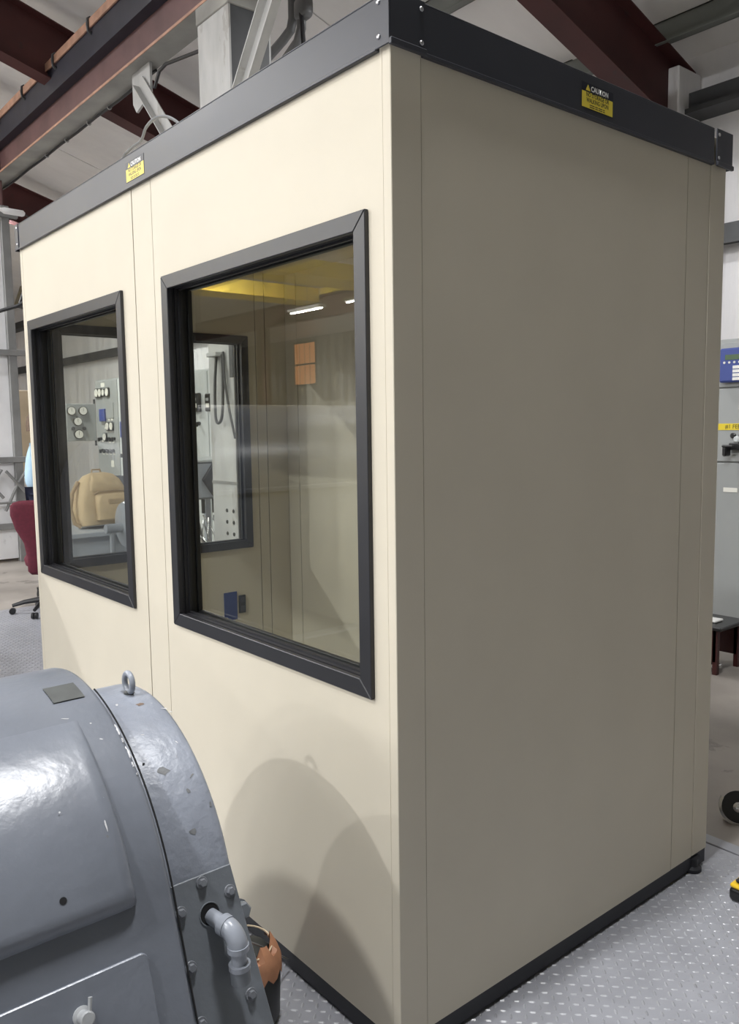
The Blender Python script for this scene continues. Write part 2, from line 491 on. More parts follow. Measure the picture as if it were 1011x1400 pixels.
RAFT = [(-2.5, 'dark red rafter descending to the right behind the booth roof'),
        (-7.2, 'dark red rafter crossing behind the crane runway beam'),
        (-11.9, 'dark red rafter farther left near the hall end')]
for x, lab in RAFT:
    t = thing('roof_rafter', (x, YB - .3, 0), lab, 'rafter', 'red iron roof rafters')
    drop = 0.20
    def ln(y, d): return roof_z(y) - drop - d
    ya, yb = YR, YB - 0.10
    def strip(d0, d1, w):
        b = MB()
        b.prism([(ya, ln(ya, d0)), (yb, ln(yb, d0)), (yb, ln(yb, d1)), (ya, ln(ya, d1))], 0, x - w/2, x + w/2)
        return b
    strip(0.012, 0.56, 0.010).build('web', M_RED, t)
    strip(0.0, 0.012, 0.20).build('top_flange', M_RED, t)
    strip(0.56, 0.572, 0.20).build('bottom_flange', M_RED, t)
    # wall column of the frame
    cb = MB()
    for (a, c, d, e) in ((-.10, .10, -.32, -.308), (-.10, .10, -.012, 0), (-.005, .005, -.308, -.012)):
        cb.box(x + a, x + c, YB - .02 + d, YB - .02 + e, -0.012, ln(YB - .2, .56))
    cb.build('frame_column', M_RED, t)
    MB().box(x - .16, x + .10, YB - .36, YB - .01, 3.4, 4.47).build('column_wrap', M_WALLIN, t, bevel=.01)
PURL = [(5.10, 'nearest the eave above the switchgear'), (3.90, 'second up from the eave, over the booth')]
for y, lab in PURL:
    z = roof_z(y) - 0.20
    t = thing('roof_purlin', (-6, y, 0), 'grey steel roof purlin ' + lab, 'purlin', 'roof purlins')
    MB().box(-14, X1, y - .004, y + .004, z, z + .2).build('web', M_PURL, t)
    MB().box(-14, X1, y - .075, y + .004, z, z + .006).build('lower_flange', M_PURL, t)
    MB().box(-14, X1, y - .004, y + .075, z + .19, z + .2).build('upper_flange', M_PURL, t)
t = thing('eave_strut', (-6, YB - .12, 0), 'dark steel eave strut where roof meets the insulated wall', 'eave strut')
MB().box(X0, X1, YB - .20, YB, 4.10, 4.28).build('strut', M_DARK, t)
MB().box(X0, X1, YB - .26, YB - .20, 4.10, 4.14).build('lip', M_DARK, t)
for z, lab in ((3.04, 'dark horizontal wall girt just above the switchgear tops'),):
    t = thing('wall_girt', (-6, YB - .1, 0), lab, 'girt')
    MB().box(X0, X1, YB - .16, YB, z, z + .14).build('girt', M_DARK, t)
    MB().box(X0, X1, YB - .165, YB - .155, z - .02, z + .02).build('lip', M_DARK, t)

# crane runway beam, its column, braces
t = thing('crane_runway_beam', (-6, 1.905, 4.54), 'long red-brown crane runway I-beam above the left of the booth', 'beam')
for nm, y0, y1, z0, z1 in (('bottom_flange', 1.80, 2.01, 4.54, 4.562), ('web', 1.897, 1.913, 4.562, 5.10), ('top_flange', 1.79, 2.02, 5.10, 5.125)):
    MB().box(-26, 3.2, y0, y1, z0, z1).build(nm, M_FLANGE if nm == 'bottom_flange' else M_RUN, t, bevel=0.002)
MB().box(-26, 3.2, 1.793, 1.7995, 4.541, 4.561).build('lit_flange_edge', M_EDGE, t)  # light on the bottom flange edge, painted as a tan strip
MB().box(-26, 3.2, 1.778, 1.7895, 5.095, 5.17).build('edge_angle', M_EDGE, t)  # tan strip painting the lit edge of the top flange
MB().box(-26, 3.2, 1.80, 1.895, 4.87, 5.099).build('dark_web_strip', M_NAVY, t)  # dark navy strip along the upper half of the web
MB().box(-26, 3.2, 1.87, 1.94, 5.125, 5.19).build('crane_rail', M_RUN, t, bevel=0.008)
clip = None
for i, x in enumerate((-5.1, -6.05, -6.95, -7.9, -8.8)):
    MB().tube([(x, 1.80, 5.19), (x, 1.772, 5.17), (x, 1.766, 5.12), (x, 1.772, 5.07), (x, 1.80, 5.05)], 0.014, 8).build('rail_hook_clip', M_DARK, t, smooth=True)
MB().tube([(-9.5, 1.995, 4.525)] + [(-9.5 + i * .5, 2.0, 4.525 - .008 * (i % 2)) for i in range(1, 9)] + [(-5.2, 1.99, 4.52)], 0.012, 8).build('cable', M_CABLE, t, smooth=True)
for x in (-6.2, -6.7, -7.3, -7.9): MB().torus((x, 1.998, 4.522), (1, 0, 0), .02, .006, 14, 6).build('cable_clamp', M_GALV, t, smooth=True)
t = thing('runway_column', (-3.92, 1.97, 0), 'pale whitewashed steel column carrying the crane runway beam', 'column')
MB().box(-4.13, -3.70, 1.80, 1.815, 0.0, 4.42).build('front_plate', M_GALV, t)
MB().box(-4.13, -3.70, 2.12, 2.135, 0.0, 4.42).build('back_plate', M_GALV, t)
MB().box(-3.715, -3.70, 1.815, 2.12, 0.0, 4.42).build('side_plate', M_DARK, t)  # side turned from the lamps, its shade put into the dark colour
MB().box(-4.13, -4.115, 1.815, 2.12, 0.0, 4.42).build('side_plate', M_GALV, t)
MB().box(-4.14, -3.69, 1.79, 2.145, 4.42, 4.54).build('cap_plate', M_FLANGE, t, bevel=.006)
MB().box(-4.24, -3.6, 1.74, 2.2, -0.012, 0.02).build('base_plate', M_GALV, t, bevel=.004)
MB().box(-4.132, -3.698, 1.794, 1.80, 1.165, 1.185).build('splice_bar', M_POST, t)
for z in (.97, .885, .80):
    for x in (-3.93, -3.835):
        MB().cyl((x, 1.802, z), (x, 1.796, z), .014, 12).build('bolt_hole', M_HOLE, t)
# hanging cable loops on the column
MB().tube(smooth_path([(-3.98, 1.78, 2.10), (-3.985, 1.765, 1.9), (-3.985, 1.76, 1.72), (-3.97, 1.755, 1.64), (-3.93, 1.75, 1.61), (-3.89, 1.755, 1.64), (-3.88, 1.765, 1.75), (-3.885, 1.775, 1.95), (-3.90, 1.78, 2.1)]), .011, 8).build('hanging_cable', M_CABLE, t, smooth=True)
MB().tube([(-3.89, 1.785, 2.12), (-3.86, 1.775, 1.9), (-3.80, 1.77, 1.7), (-3.73, 1.77, 1.5)], .009, 8).build('hanging_cable', M_CABLE, t, smooth=True)
MB().tube([(-3.72, 1.78, 1.45), (-3.715, 1.775, 1.35), (-3.71, 1.775, 0.8), (-3.70, 1.775, 0.1)], .012, 8).build('conduit_drop', M_COND, t, smooth=True)
MB().box(-4.06, -3.92, 1.74, 1.80, 2.09, 2.12).build('cable_bracket', M_GALV, t, bevel=.004)
MB().box(-3.77, -3.715, 1.76, 1.80, 1.93, 2.18).build('dark_conduit_box', M_DARK, t, bevel=.004)
# diagonal channel brace in front of the column, and clamp at its foot
t = thing('channel_brace', (-3.2, 1.6, 2.5), 'pale galvanised channel brace leaning across the runway column', 'brace')
a, c = Vector((-3.85, 1.6, 2.86)), Vector((-2.55, 1.6, 4.42))
d = (c - a).normalized(); n = Vector((0, 1, 0)); s = d.cross(n)
Mx = Matrix((( *d, a.x), (*s, a.y), (*n, a.z), (0,0,0,1)))
Mx = Matrix(((d.x, s.x, n.x, a.x), (d.y, s.y, n.y, a.y), (d.z, s.z, n.z, a.z), (0,0,0,1)))
Lb = (c - a).length
MB().box(0, Lb, -.075, .075, 0, .008, Mx).build('web', M_GALV, t)
MB().box(0, Lb, .067, .075, -.05, 0, Mx).build('flange', M_GALV, t)
MB().box(0, Lb, -.075, -.067, -.05, 0, Mx).build('flange', M_GALV, t)
t = thing('knee_brace', (-5.2, 1.9, 4.54), 'whitewashed knee brace on a gusset under the runway beam', 'brace')
MB().prism([(-5.46, 4.54), (-5.12, 4.54), (-5.12, 4.30), (-5.40, 4.22), (-5.46, 4.30)], 1, 1.895, 1.915).build('gusset_plate', M_GALV, t)
a, c = Vector((-5.26, 1.88, 4.42)), Vector((-4.20, 1.88, 3.27)); d = (c - a).normalized(); n = Vector((0, 1, 0)); s = d.cross(n)
Mx = Matrix(((d.x, s.x, n.x, a.x), (d.y, s.y, n.y, a.y), (d.z, s.z, n.z, a.z), (0,0,0,1)))
MB().box(0, (c-a).length, -.05, .05, -.004, .004, Mx).build('leg_plate', M_GALV, t)
MB().box(0, (c-a).length, -.05, -.042, -.06, 0, Mx).build('leg_flange', M_GALV, t)
t = thing('strut_clamp', (-3.55, 1.7, 3.5), 'small steel strut clamp with bolt beside the pale column', 'clamp')
MB().box(-3.69, -3.55, 1.66, 1.76, 3.54, 3.66).build('clamp_block', M_GALV, t, bevel=.01)
MB().cyl((-3.78, 1.70, 3.60), (-3.55, 1.70, 3.60), .012, 10).build('bolt', M_STEEL, t)
MB().cyl((-3.62, 1.70, 3.54), (-3.62, 1.70, 2.4), .03, 12).build('pipe', M_COND, t)
CONDUIT = [(-2.02, .25, 2.452), (-2.01, .25, 2.58)] + [(-1.977, 0.25, 2.691), (-1.887, 0.25, 2.714), (-1.795, 0.25, 2.719), (-1.744, 0.25, 2.755), (-1.657, 0.25, 2.766), (-1.554, 0.25, 2.74), (-1.451, 0.25, 2.68), (-1.41, 0.25, 2.623)] + [(-1.37, .25, 2.452)]
# cable strung from gusset to column, flexible conduit over the cap
tag(MB().tube([(-5.10, 1.92, 4.33), (-5.02, 1.93, 4.44), (-4.9, 1.93, 4.455), (-4.12, 1.93, 4.33)], .014, 8).build('strung_cable', M_CABLE, None, smooth=True), 'dark cable strung between the knee brace gusset and column', 'cable')
tag(MB().tube(smooth_path(CONDUIT), .0058, 8).build('flexible_conduit', M_COND, None, smooth=True), 'thin grey flexible conduit looping above the booth roof', 'conduit')
t = thing('junction_box', (-3.95, 2.6, 4.4), 'grey junction box with bent conduits high behind the column', 'junction box')
MB().ell((-3.95, 2.6, 4.71), (.08, .05, .08), None, .5, .5).build('box', M_COND, t, smooth=True)
MB().tube([(-4.09, 2.6, 4.96), (-4.09, 2.6, 4.69), (-4.12, 2.6, 4.62), (-4.23, 2.6, 4.58), (-4.51, 2.6, 4.51)], .036, 10).build('conduit', M_COND, t, smooth=True)
MB().tube([(-3.98, 2.6, 4.67), (-3.98, 2.6, 4.58), (-4.03, 2.6, 4.5), (-4.19, 2.6, 4.43), (-4.51, 2.6, 4.31)], .036, 10).build('conduit', M_COND, t, smooth=True)
MB().tube([(-3.94, 2.57, 4.67), (-3.91, 2.56, 4.55), (-3.84, 2.52, 4.35), (-3.78, 2.52, 4.03)], .018, 8).build('black_lead', M_CABLE, t, smooth=True)
MB().cyl((-3.95, 2.6, 4.76), (-3.95, 2.6, 5.45), .02, 8).build('hanger', M_COND, t)

# ---------------------------------------------------------------- lamps
for (x, y, z, dia, w, lab) in LAMPS:
    t = thing('high_bay_lamp', (x, y, z), lab, 'lamp', 'high bay lamps of the hall')
    Mz = Matrix.Translation((x, y, z))
    MB().lathe([(dia*.62, -.005), (dia*.66, .0), (dia*.50, .16), (dia*.28, .24), (dia*.28, .42), (dia*.18, .46)], Mz, 28).build('housing', M_HOUSE, t, smooth=True)
    MB().lathe([(dia*.56, -.012), (dia*.56, -.006)], Mz, 28).build('lens', M_LENS, t)
    MB().cyl((x, y, z + .45), (x, y, roof_z(y) + .02), .012, 8).build('hanger_rod', M_POST, t)
    ld = bpy.data.lights.new('high_bay_light', 'AREA')
    ld.shape = 'DISK'; ld.size = dia; ld.energy = w; ld.color = (0.975, 0.985, 1.0)
    lo_ = bpy.data.objects.new('high_bay_light', ld)
    lo_.location = (x, y, z - .03)
    COL.objects.link(lo_)
    attach(lo_, t)

NUMW = ['first', 'second', 'third', 'fourth', 'fifth', 'sixth', 'seventh']
for k, (x, w) in enumerate(STRIPS):
    y, z = -11.4, 4.6
    t = thing('strip_light', (x, y, z), 'white strip light, %s of the row counted from the crane end' % NUMW[k], 'lamp', 'strip lights along the far wall')
    MB().prism([(y - .15, z), (y + .15, z), (y + .11, z + .07), (y - .11, z + .07)], 0, x - .7, x + .7).build('housing', M_HOUSE, t, bevel=.004)
    MB().box(x - .68, x + .68, y - .05, y + .05, z - .012, z - .001).build('diffuser', M_LENS, t)
    for sx in (.05, .6): MB().cyl((x + sx, y, z + .07), (x + sx, y, roof_z(y) + .02), .008, 6).build('hanger_rod', M_POST, t)
    ld = bpy.data.lights.new('strip_lamp', 'AREA')
    ld.shape = 'RECTANGLE'; ld.size = 1.36; ld.size_y = 0.09; ld.energy = w; ld.color = (0.975, 0.985, 1.0)
    lo_ = bpy.data.objects.new('strip_lamp', ld)
    lo_.location = (x, y, z - .03)
    COL.objects.link(lo_); attach(lo_, t)

# ---------------------------------------------------------------- the booth
BL, BW, ZT, ZC, ZB, TH = 2.576, 1.4615, 2.5, 2.393, 0.06, 0.065
booth = thing('modular_booth', (-BL/2, BW/2, 0), 'beige panelled modular booth with charcoal trim and black framed windows', 'booth')
G = 0.0022
WZ0, WZ1 = 0.916, 2.067
def panel_y(xa, xb, y0, y1, hole=None, nm='wall_panel'):
    b = MB()
    if hole:
        ha, hb = hole
        b.box(xa, ha, y0, y1, ZB, ZC + .09); b.box(hb, xb, y0, y1, ZB, ZC + .09)
        b.box(ha, hb, y0, y1, ZB, WZ0 + .03); b.box(ha, hb, y0, y1, WZ1 - .03, ZC + .09)
    else: b.box(xa, xb, y0, y1, ZB, ZC + .09)
    return b.build(nm, M_PANEL, booth)
def panel_x(ya, yb, x0, x1, hole=None, nm='wall_panel'):
    b = MB()
    if hole:
        ha, hb = hole
        b.box(x0, x1, ya, ha, ZB, ZC + .09); b.box(x0, x1, hb, yb, ZB, ZC + .09)
        b.box(x0, x1, ha, hb, ZB, WZ0 + .03); b.box(x0, x1, ha, hb, WZ1 - .03, ZC + .09)
    else: b.box(x0, x1, ya, yb, ZB, ZC + .09)
    return b.build(nm, M_PANEL, booth)
W_BIG = (-1.1316, -0.0816); W_SML = (-2.4935, -1.4551); W_END = (0.10, 1.147)
# window side (y = 0 .. TH)
panel_y(-1.2019 + G, -.0285, 0, TH, (W_BIG[0] + .03, W_BIG[1] - .03))
panel_y(-1.3528 + G, -1.2019 - G, 0.0008, TH, None, 'joint_strip')
panel_y(-2.545 + G, -1.3528 - G, 0, TH, (W_SML[0] + .03, W_SML[1] - .03))
# far side (y = BW-TH .. BW)
for xa, xb, nm in ((-1.2019, -TH, 'wall_panel'), (-1.3528, -1.2019, 'joint_strip'), (-2.40, -1.3528, 'wall_panel'), (-BL + TH, -2.40, 'joint_strip')):
    panel_y(xa + G, xb - G, BW - TH, BW, None, nm)
# plain end (x = -TH .. 0)
panel_x(0.09 + .0006, 1.228 - G, -TH, 0)
panel_x(1.228 + G, 1.364 - G, -TH, -.0008, None, 'joint_strip')
# windowed end (x = -BL .. -BL+TH)
panel_x(TH, 1.20 - G, -BL, -BL + TH, (W_END[0] + .03, W_END[1] - .03))
panel_x(1.20 + G, 1.262 - G, -BL, -BL + TH - .0008, None, 'joint_strip')
panel_x(1.262 + G, BW - TH - .001, -BL, -BL + TH, None, 'joint_strip')
# corner posts (folded angle)
MB().prism([(-.0285 + .0008, -.0012), (.0012, -.0012), (.0012, .0895), (-.0285, .0895)], 2, ZB, ZC + .09).build('corner_post', M_PANEL, booth, bevel=.0015)
MB().prism([(-TH, 1.364 + G), (.0, 1.364 + G), (.0, BW), (-TH, BW)], 2, ZB, ZC + .09).build('corner_post', M_PANEL, booth, bevel=.0015)
MB().box(-BL, -2.545 - G, 0.0, TH - .002, ZB, ZC + .09).build('corner_post', M_PANEL, booth, bevel=.0015)
MB().box(-BL, -BL + TH - .002, BW - TH + .001, BW, ZB, ZC + .09).build('corner_post', M_PANEL, booth, bevel=.0015)
# dark splines behind the joints
for x in (-1.2019, -1.3528, -2.545):
    MB().box(x - .012, x + .012, .004, .012, ZB, ZC).build('spline', M_SEAM, booth)
for y in (1.228, 1.364):
    MB().box(-.012, -.004, y - .012, y + .012, ZB, ZC).build('spline', M_SEAM, booth)
for x in (-1.2019, -1.3528, -2.40):
    MB().box(x - .012, x + .012, BW - TH + .004, BW - TH + .012, ZB, ZC).build('spline', M_SEAM, booth)
for y in (1.20, 1.262):
    MB().box(-BL + TH - .012, -BL + TH - .004, y - .012, y + .012, ZB, ZC).build('spline', M_SEAM, booth)
# floor and roof deck of the booth
MB().box(-BL + .01, -.01, .01, BW - .01, ZB - .02, ZB + .012).build('booth_floor', M_VINYL, booth)
MB().box(-BL + .02, -.02, .02, BW - .02, ZC + .02, ZC + .055).build('roof_deck', M_PANEL, booth)
# base channel with feet
for nm, a in (('base_channel', (-BL, 0, .002, .05)), ('base_channel', (-BL, 0, BW - .05, BW - .002))):
    MB().box(a[0] + .004, a[1] - .004, a[2], a[3], .008, ZB - .001).build(nm, M_BASE, booth)
MB().box(-.05, -.002, .05, BW - .05, .012, ZB - .001).build('base_channel', M_BASE, booth)
MB().box(-BL + .002, -BL + .05, .05, BW - .05, .012, ZB - .001).build('base_channel', M_BASE, booth)
for x, y in ((-.012, 1.385), (-.05, .06), (-BL + .05, .06), (-BL + .05, BW - .06)):
    MB().lathe([(.034, 0), (.034, .012), (.022, .018), (.022, .046), (.028, .05)], Matrix.Translation((x, y, 0.001)), 18).build('levelling_foot', M_BASE, booth, smooth=True)
# cap trim
PR = .010
def cap_y(xa, xb, y):
    b = MB()
    s = 1 if y > 0.5 else -1
    b.box(xa, xb, y, y + s * PR, ZC, ZT); b.box(xa, xb, y - s * .05, y + s * PR, ZT, ZT + .004)
    b.box(xa, xb, y, y + s * .013, ZC - .002, ZC + .006)
    return b.build('cap_trim', M_CAP, booth, bevel=.0012)
def cap_x(ya, yb, x, s):
    b = MB()
    b.box(x, x + s * PR, ya, yb, ZC, ZT); b.box(x - s * .05, x + s * PR, ya, yb, ZT, ZT + .004)
    b.box(x, x + s * .013, ya, yb, ZC - .002, ZC + .006)
    return b.build('cap_trim', M_CAP, booth, bevel=.0012)
cap_y(-BL + .03, -.035, 0.0)
cap_y(-BL + .03, -.035, BW)
cap_x(.09, 1.364, 0.0, 1)
cap_x(.09, 1.364, -BL, -1)
def corner_cap(x, y, sx, sy, lx, ly):
    b = MB()
    xo, yo = x + sx * .014, y + sy * .014
    b.box(xo, x - sx * lx, y + sy * .0101, yo, ZC - .001, ZT + .005)
    b.box(x + sx * .0101, xo, yo, y - sy * ly, ZC - .001, ZT + .005)
    b.box(x + sx * .0101, xo + sx * .006, yo, y - sy * ly, ZC - .004, ZC + .010)
    o = b.build('corner_cap', M_CAP, booth, bevel=.0015)
    for z in (ZC + .022, ZT - .014):
        MB().ell((x - sx * (lx - .012), yo + sy * .001, z), (.0055, .003, .0055), None, 1, 1, 12, 8).build('screw', M_STEEL, o, smooth=True)
        MB().ell((xo + sx * .001, y - sy * (ly - .012), z), (.003, .0055, .0055), None, 1, 1, 12, 8).build('screw', M_STEEL, o, smooth=True)
corner_cap(0, 0, 1, -1, .034, .092)
corner_cap(0, BW, 1, 1, .09, .088)
corner_cap(-BL, 0, -1, -1, .030, .09)
corner_cap(-BL, BW, -1, 1, .09, .09)
# windows
def window(to_world, name='window'):
    """Built in local coords: u along the wall (0..W), d depth into the wall (0 outside face .. TH inside face), z up."""
    def build(W, lab=None):
        w = bpy.data.objects.new(name, None)
        w.empty_display_size = .1
        w.location = to_world(W/2, 0, WZ0)
        COL.objects.link(w); attach(w, booth)
        if lab: w['label'] = lab
        H = WZ1 - WZ0
        FW = .044
        def bb(b, u0, u1, d0, d1, z0, z1):
            pts = [to_world(u, d, WZ0 + z) for u in (u0, u1) for d in (d0, d1) for z in (z0, z1)]
            return b.add(pts, [(0,1,3,2),(4,6,7,5),(0,4,5,1),(2,3,7,6),(0,2,6,4),(1,5,7,3)])
        def rail(poly, d0, d1, nm, m=M_FRAME):
            b = MB(); n = len(poly)
            vs = [to_world(u, d0, WZ0 + z) for u, z in poly] + [to_world(u, d1, WZ0 + z) for u, z in poly]
            b.add(vs, [tuple(range(n)), tuple(range(n, 2*n))[::-1]] + [(i, (i+1) % n, n + (i+1) % n, n + i) for i in range(n)])
            return b.build(nm, m, w, bevel=.0018)
        e = .0006
        for d0, d1 in ((-.012, .004), (TH - .004, TH + .012)):
            rail([(0, 0), (W, 0), (W - FW - e, FW - e), (FW + e, FW - e)], d0, d1, 'frame_rail')
            rail([(0, H), (W, H), (W - FW - e, H - FW + e), (FW + e, H - FW + e)], d0, d1, 'frame_rail')
            rail([(0, 2*e), (FW, FW), (FW, H - FW), (0, H - 2*e)], d0, d1, 'frame_rail')
            rail([(W, 2*e), (W - FW, FW), (W - FW, H - FW), (W, H - 2*e)], d0, d1, 'frame_rail')
        # stepped jamb liner
        for k, (d0, d1, inset) in enumerate(((.002, .016, .035), (.016, .027, .040), (.027, .036, .046), (.036, .063, .035))):
            b = MB()
            bb(b, .031, inset, d0, d1, .031, H - .031); bb(b, W - inset, W - .031, d0, d1, .031, H - .031)
            bb(b, .031, W - .031, d0, d1, .031, inset); bb(b, .031, W - .031, d0, d1, H - inset, H - .031)
            b.build('jamb_liner' if k != 2 else 'glazing_gasket', M_FRAME if k != 2 else M_GASKET, w)
        for d in (.036, .048):
            g = MB()
            g.add([to_world(.032, d, WZ0 + .032), to_world(W - .032, d, WZ0 + .032), to_world(W - .032, d, WZ0 + H - .032), to_world(.032, d, WZ0 + H - .032)], [(0, 1, 2, 3)])
            g.build('pane', M_GLASS, w)
        return w
    return build
window(lambda u, d, z: Vector((W_BIG[0] + u, d, z)))(W_BIG[1] - W_BIG[0], 'large black framed window nearest the booth corner')
window(lambda u, d, z: Vector((W_SML[0] + u, d, z)))(W_SML[1] - W_SML[0], 'black framed window near the far left end')
window(lambda u, d, z: Vector((-BL + d, W_END[1] - u, z)))(W_END[1] - W_END[0], 'black framed window in the far end wall')
# outlet and taped switch plate inside on the end wall
xi = -BL + TH
op = MB().box(xi, xi + .006, 1.045, 1.090, .555, .655).build('wall_outlet', M_BLACK, booth, bevel=.003)
for z in (.63, .58): MB().box(xi + .006, xi + .010, 1.055, 1.08, z - .014, z + .014).build('socket', M_DARK, op)
MB().box(xi, xi + .004, .955, 1.035, .525, .68).build('masking_tape', M_TAPE, booth)['label'] = 'blue masking tape on the inner wall'

# caution stickers
def sticker(M, name='caution_sticker'):
    s = MB().box(-.072, .072, -.033, .033, 0, .0006, M).build(name, M_INK, booth)
    MB().box(-.0695, .0695, -.0305, .0100, .0006, .0010, M).build('yellow_field', M_STICK, s)
    MB().box(-.0705, .0705, .0105, .0315, .0006, .0010, M).build('navy_header', M_STICKN, s)
    T = lambda x, y, z=.0011: M @ Matrix.Translation((x, y, z))
    text('header_word', 'CAUTION', .0185, T(.009, .0205), M_INKW, s, xs=.95, bold=.0006)
    tri = MB()
    tri.prism([(-.054, .0135), (-.0335, .0135), (-.0437, .0290)], 2, .0011, .0013, M)
    tri.build('warning_triangle', M_STICK, s)
    text('warning_mark', '!', .014, T(-.0437, .0190, .0014), M_INK, s)
    text('notice_line', 'NO STORAGE OR', .0158, T(0, .0035), M_INK, s, xs=.82, bold=.0004)
    text('notice_line', 'WALKING UPON', .0158, T(0, -.0105), M_INK, s, xs=.82, bold=.0004)
    for y in (-.0215, -.0265):
        x = -.036
        b = MB()
        for wd in (.022, .012, .018, .008):
            b.box(x, x + wd, y - .0011, y + .0011, .0010, .0012, M); x += wd + .003
        b.build('small_print', M_INK, s)
Mr = Matrix(((0, 0, 1, PR), (1, 0, 0, .737), (0, 1, 0, 2.446), (0, 0, 0, 1)))
Ml = Matrix(((1, 0, 0, -1.292), (0, 0, -1, -PR), (0, 1, 0, 2.444), (0, 0, 0, 1)))
sticker(Mr); sticker(Ml)

# ---------------------------------------------------------------- foreground motor
MX, MZ, A0 = -0.39, 0.56, R(20)
motor = thing('electric_motor', (MX, -1.05, 0), 'large blue-grey painted electric motor in the foreground', 'motor')
def arch(Rr, zbot, n=48, a0=A0):
    """outline (x, z): foot, splayed flat, arc, flat, foot"""
    pts = []
    ux, uz = math.cos(a0), math.sin(a0)
    px, pz = MX + Rr * ux, MZ + Rr * uz
    L = (pz - zbot) / math.cos(a0)
    q = (px + L * math.sin(a0), zbot)
    pts.append(q)
    for i in range(n + 1):
        a = a0 + (PI - 2 * a0) * i / n
        pts.append((MX + Rr * math.cos(a), MZ + Rr * math.sin(a)))
    pts.append((2 * MX - q[0], zbot))
    return pts
def ring_loft(rings, zbot, m, name, parent, ang=35, lean=0.0):
    """loft arch outlines: rings = [(y, radius)]"""
    P = [[(x, y, z) for x, z in arch(Rr, zbot)] for y, Rr in rings]
    if lean:
        for row in P[2:]:
            for k in (0, -1): row[k] = (row[k][0], row[k][1] + lean, row[k][2])
    b = MB().grid(P)
    n = len(P[0])
    b.add(P[0], [tuple(range(n))]); b.add(P[-1], [tuple(range(n))[::-1]])
    return b.build(name, m, parent, smooth=True, ang=ang)
ring_loft([(-1.55, .470), (-1.545, .477), (-1.535, .480), (-.623, .480), (-.615, .4775), (-.611, .471)], .12, M_MOTOR, 'body', motor, 50)
ring_loft([(-.612, .404), (-.602, .410), (-.47, .410), (-.460, .4085), (-.453, .404), (-.450, .396)], .12, M_MOTOR2, 'end_bell', motor, 50, .048)
ring_loft([(-1.70, .396), (-1.69, .410), (-1.56, .410), (-1.549, .404)], .12, M_MOTOR2, 'end_bell', motor, 50)
# dark joint between bell and body, with bright worn paint along the body's edge
MB().tube([(MX + .4735 * math.cos(a), -.6075, MZ + .4735 * math.sin(a)) for a in [R(20 + 58 * i / 30) for i in range(31)]], .0020, 6).build('joint_gap', M_HOLE, motor, smooth=True)
MB().tube([Vector((MX + .4735 * math.cos(A0), -.6075, MZ + .4735 * math.sin(A0))) + Vector((math.sin(A0), 0, -math.cos(A0))) * t for t in (0, .2, .45)], .0022, 6).build('joint_gap', M_HOLE, motor, smooth=True)
random.seed(11)
for a0_, a1_ in ((62, 58.5), (57.5, 56), (55, 51.5), (50.5, 49), (47.5, 46.8)):
    n = 6
    MB().tube([(MX + .4782 * math.cos(R(a0_ + (a1_ - a0_) * k / n)), -.6165 + random.uniform(-.001, .001), MZ + .4782 * math.sin(R(a0_ + (a1_ - a0_) * k / n))) for k in range(n + 1)], [.0008, .0022, .0014, .0026, .0016, .0024, .0008], 6).build('worn_edge', M_CHIP, motor, smooth=True)
def chip(Rr, a, y, la, ly, m, rot=0.0, n=9):
    pts = []
    for k in range(n):
        w = 2 * PI * k / n
        q = random.uniform(.55, 1.1)
        p, t = la * q * math.cos(w), ly * q * math.sin(w)
        p, t = p * math.cos(rot) - t * math.sin(rot), p * math.sin(rot) + t * math.cos(rot)
        aa = R(a) + p / Rr
        pts.append((MX + (Rr + .0006) * math.cos(aa), y + t, MZ + (Rr + .0006) * math.sin(aa)))
    MB().add(pts, [tuple(range(n))]).build('paint_chip', m, motor)
for a, y, la, ly, m, rot in ((73, -.462, .0016, .009, M_CHIP, .5), (70.5, -.452, .0012, .005, M_CHIP, .7), (81, -.546, .005, .004, M_CHIP, .2), (63.8, -.539, .0013, .005, M_CHIP, .3),
                             (50, -.535, .012, .017, M_SCUFF, .4), (46, -.481, .002, .008, M_SCUFF, -.6), (36.4, -.464, .006, .0035, M_SCUFF, .3), (31, -.516, .007, .009, M_SCUFF, .1),
                             (53.7, -.567, .004, .003, M_HOLE, .3), (78, -.50, .007, .012, M_RUST, .3), (42, -.50, .004, .007, M_SCUFF, 1.0), (58, -.48, .0015, .006, M_CHIP, 1.2)):
    chip(.410, a, y, la, ly, m, rot)
for a, y, la, ly, m, rot in ((67.4, -.70, .001, .010, M_CHIP, .35), (64, -.66, .002, .0025, M_CHIP, 0), (58.5, -.655, .001, .004, M_CHIP, .5)):
    chip(.480, a, y, la, ly, m, rot)
for a, y, la, ly, m, rot in ((37.5, -.709, .011, .0018, M_CHIP, 0), (35.3, -.711, .003, .002, M_SCUFF, 0), (43, -.78, .002, .0022, M_CHIP, 0), (31, -.765, .0012, .003, M_HOLE, .2)):
    chip(.4985, a, y, la, ly, m, rot)
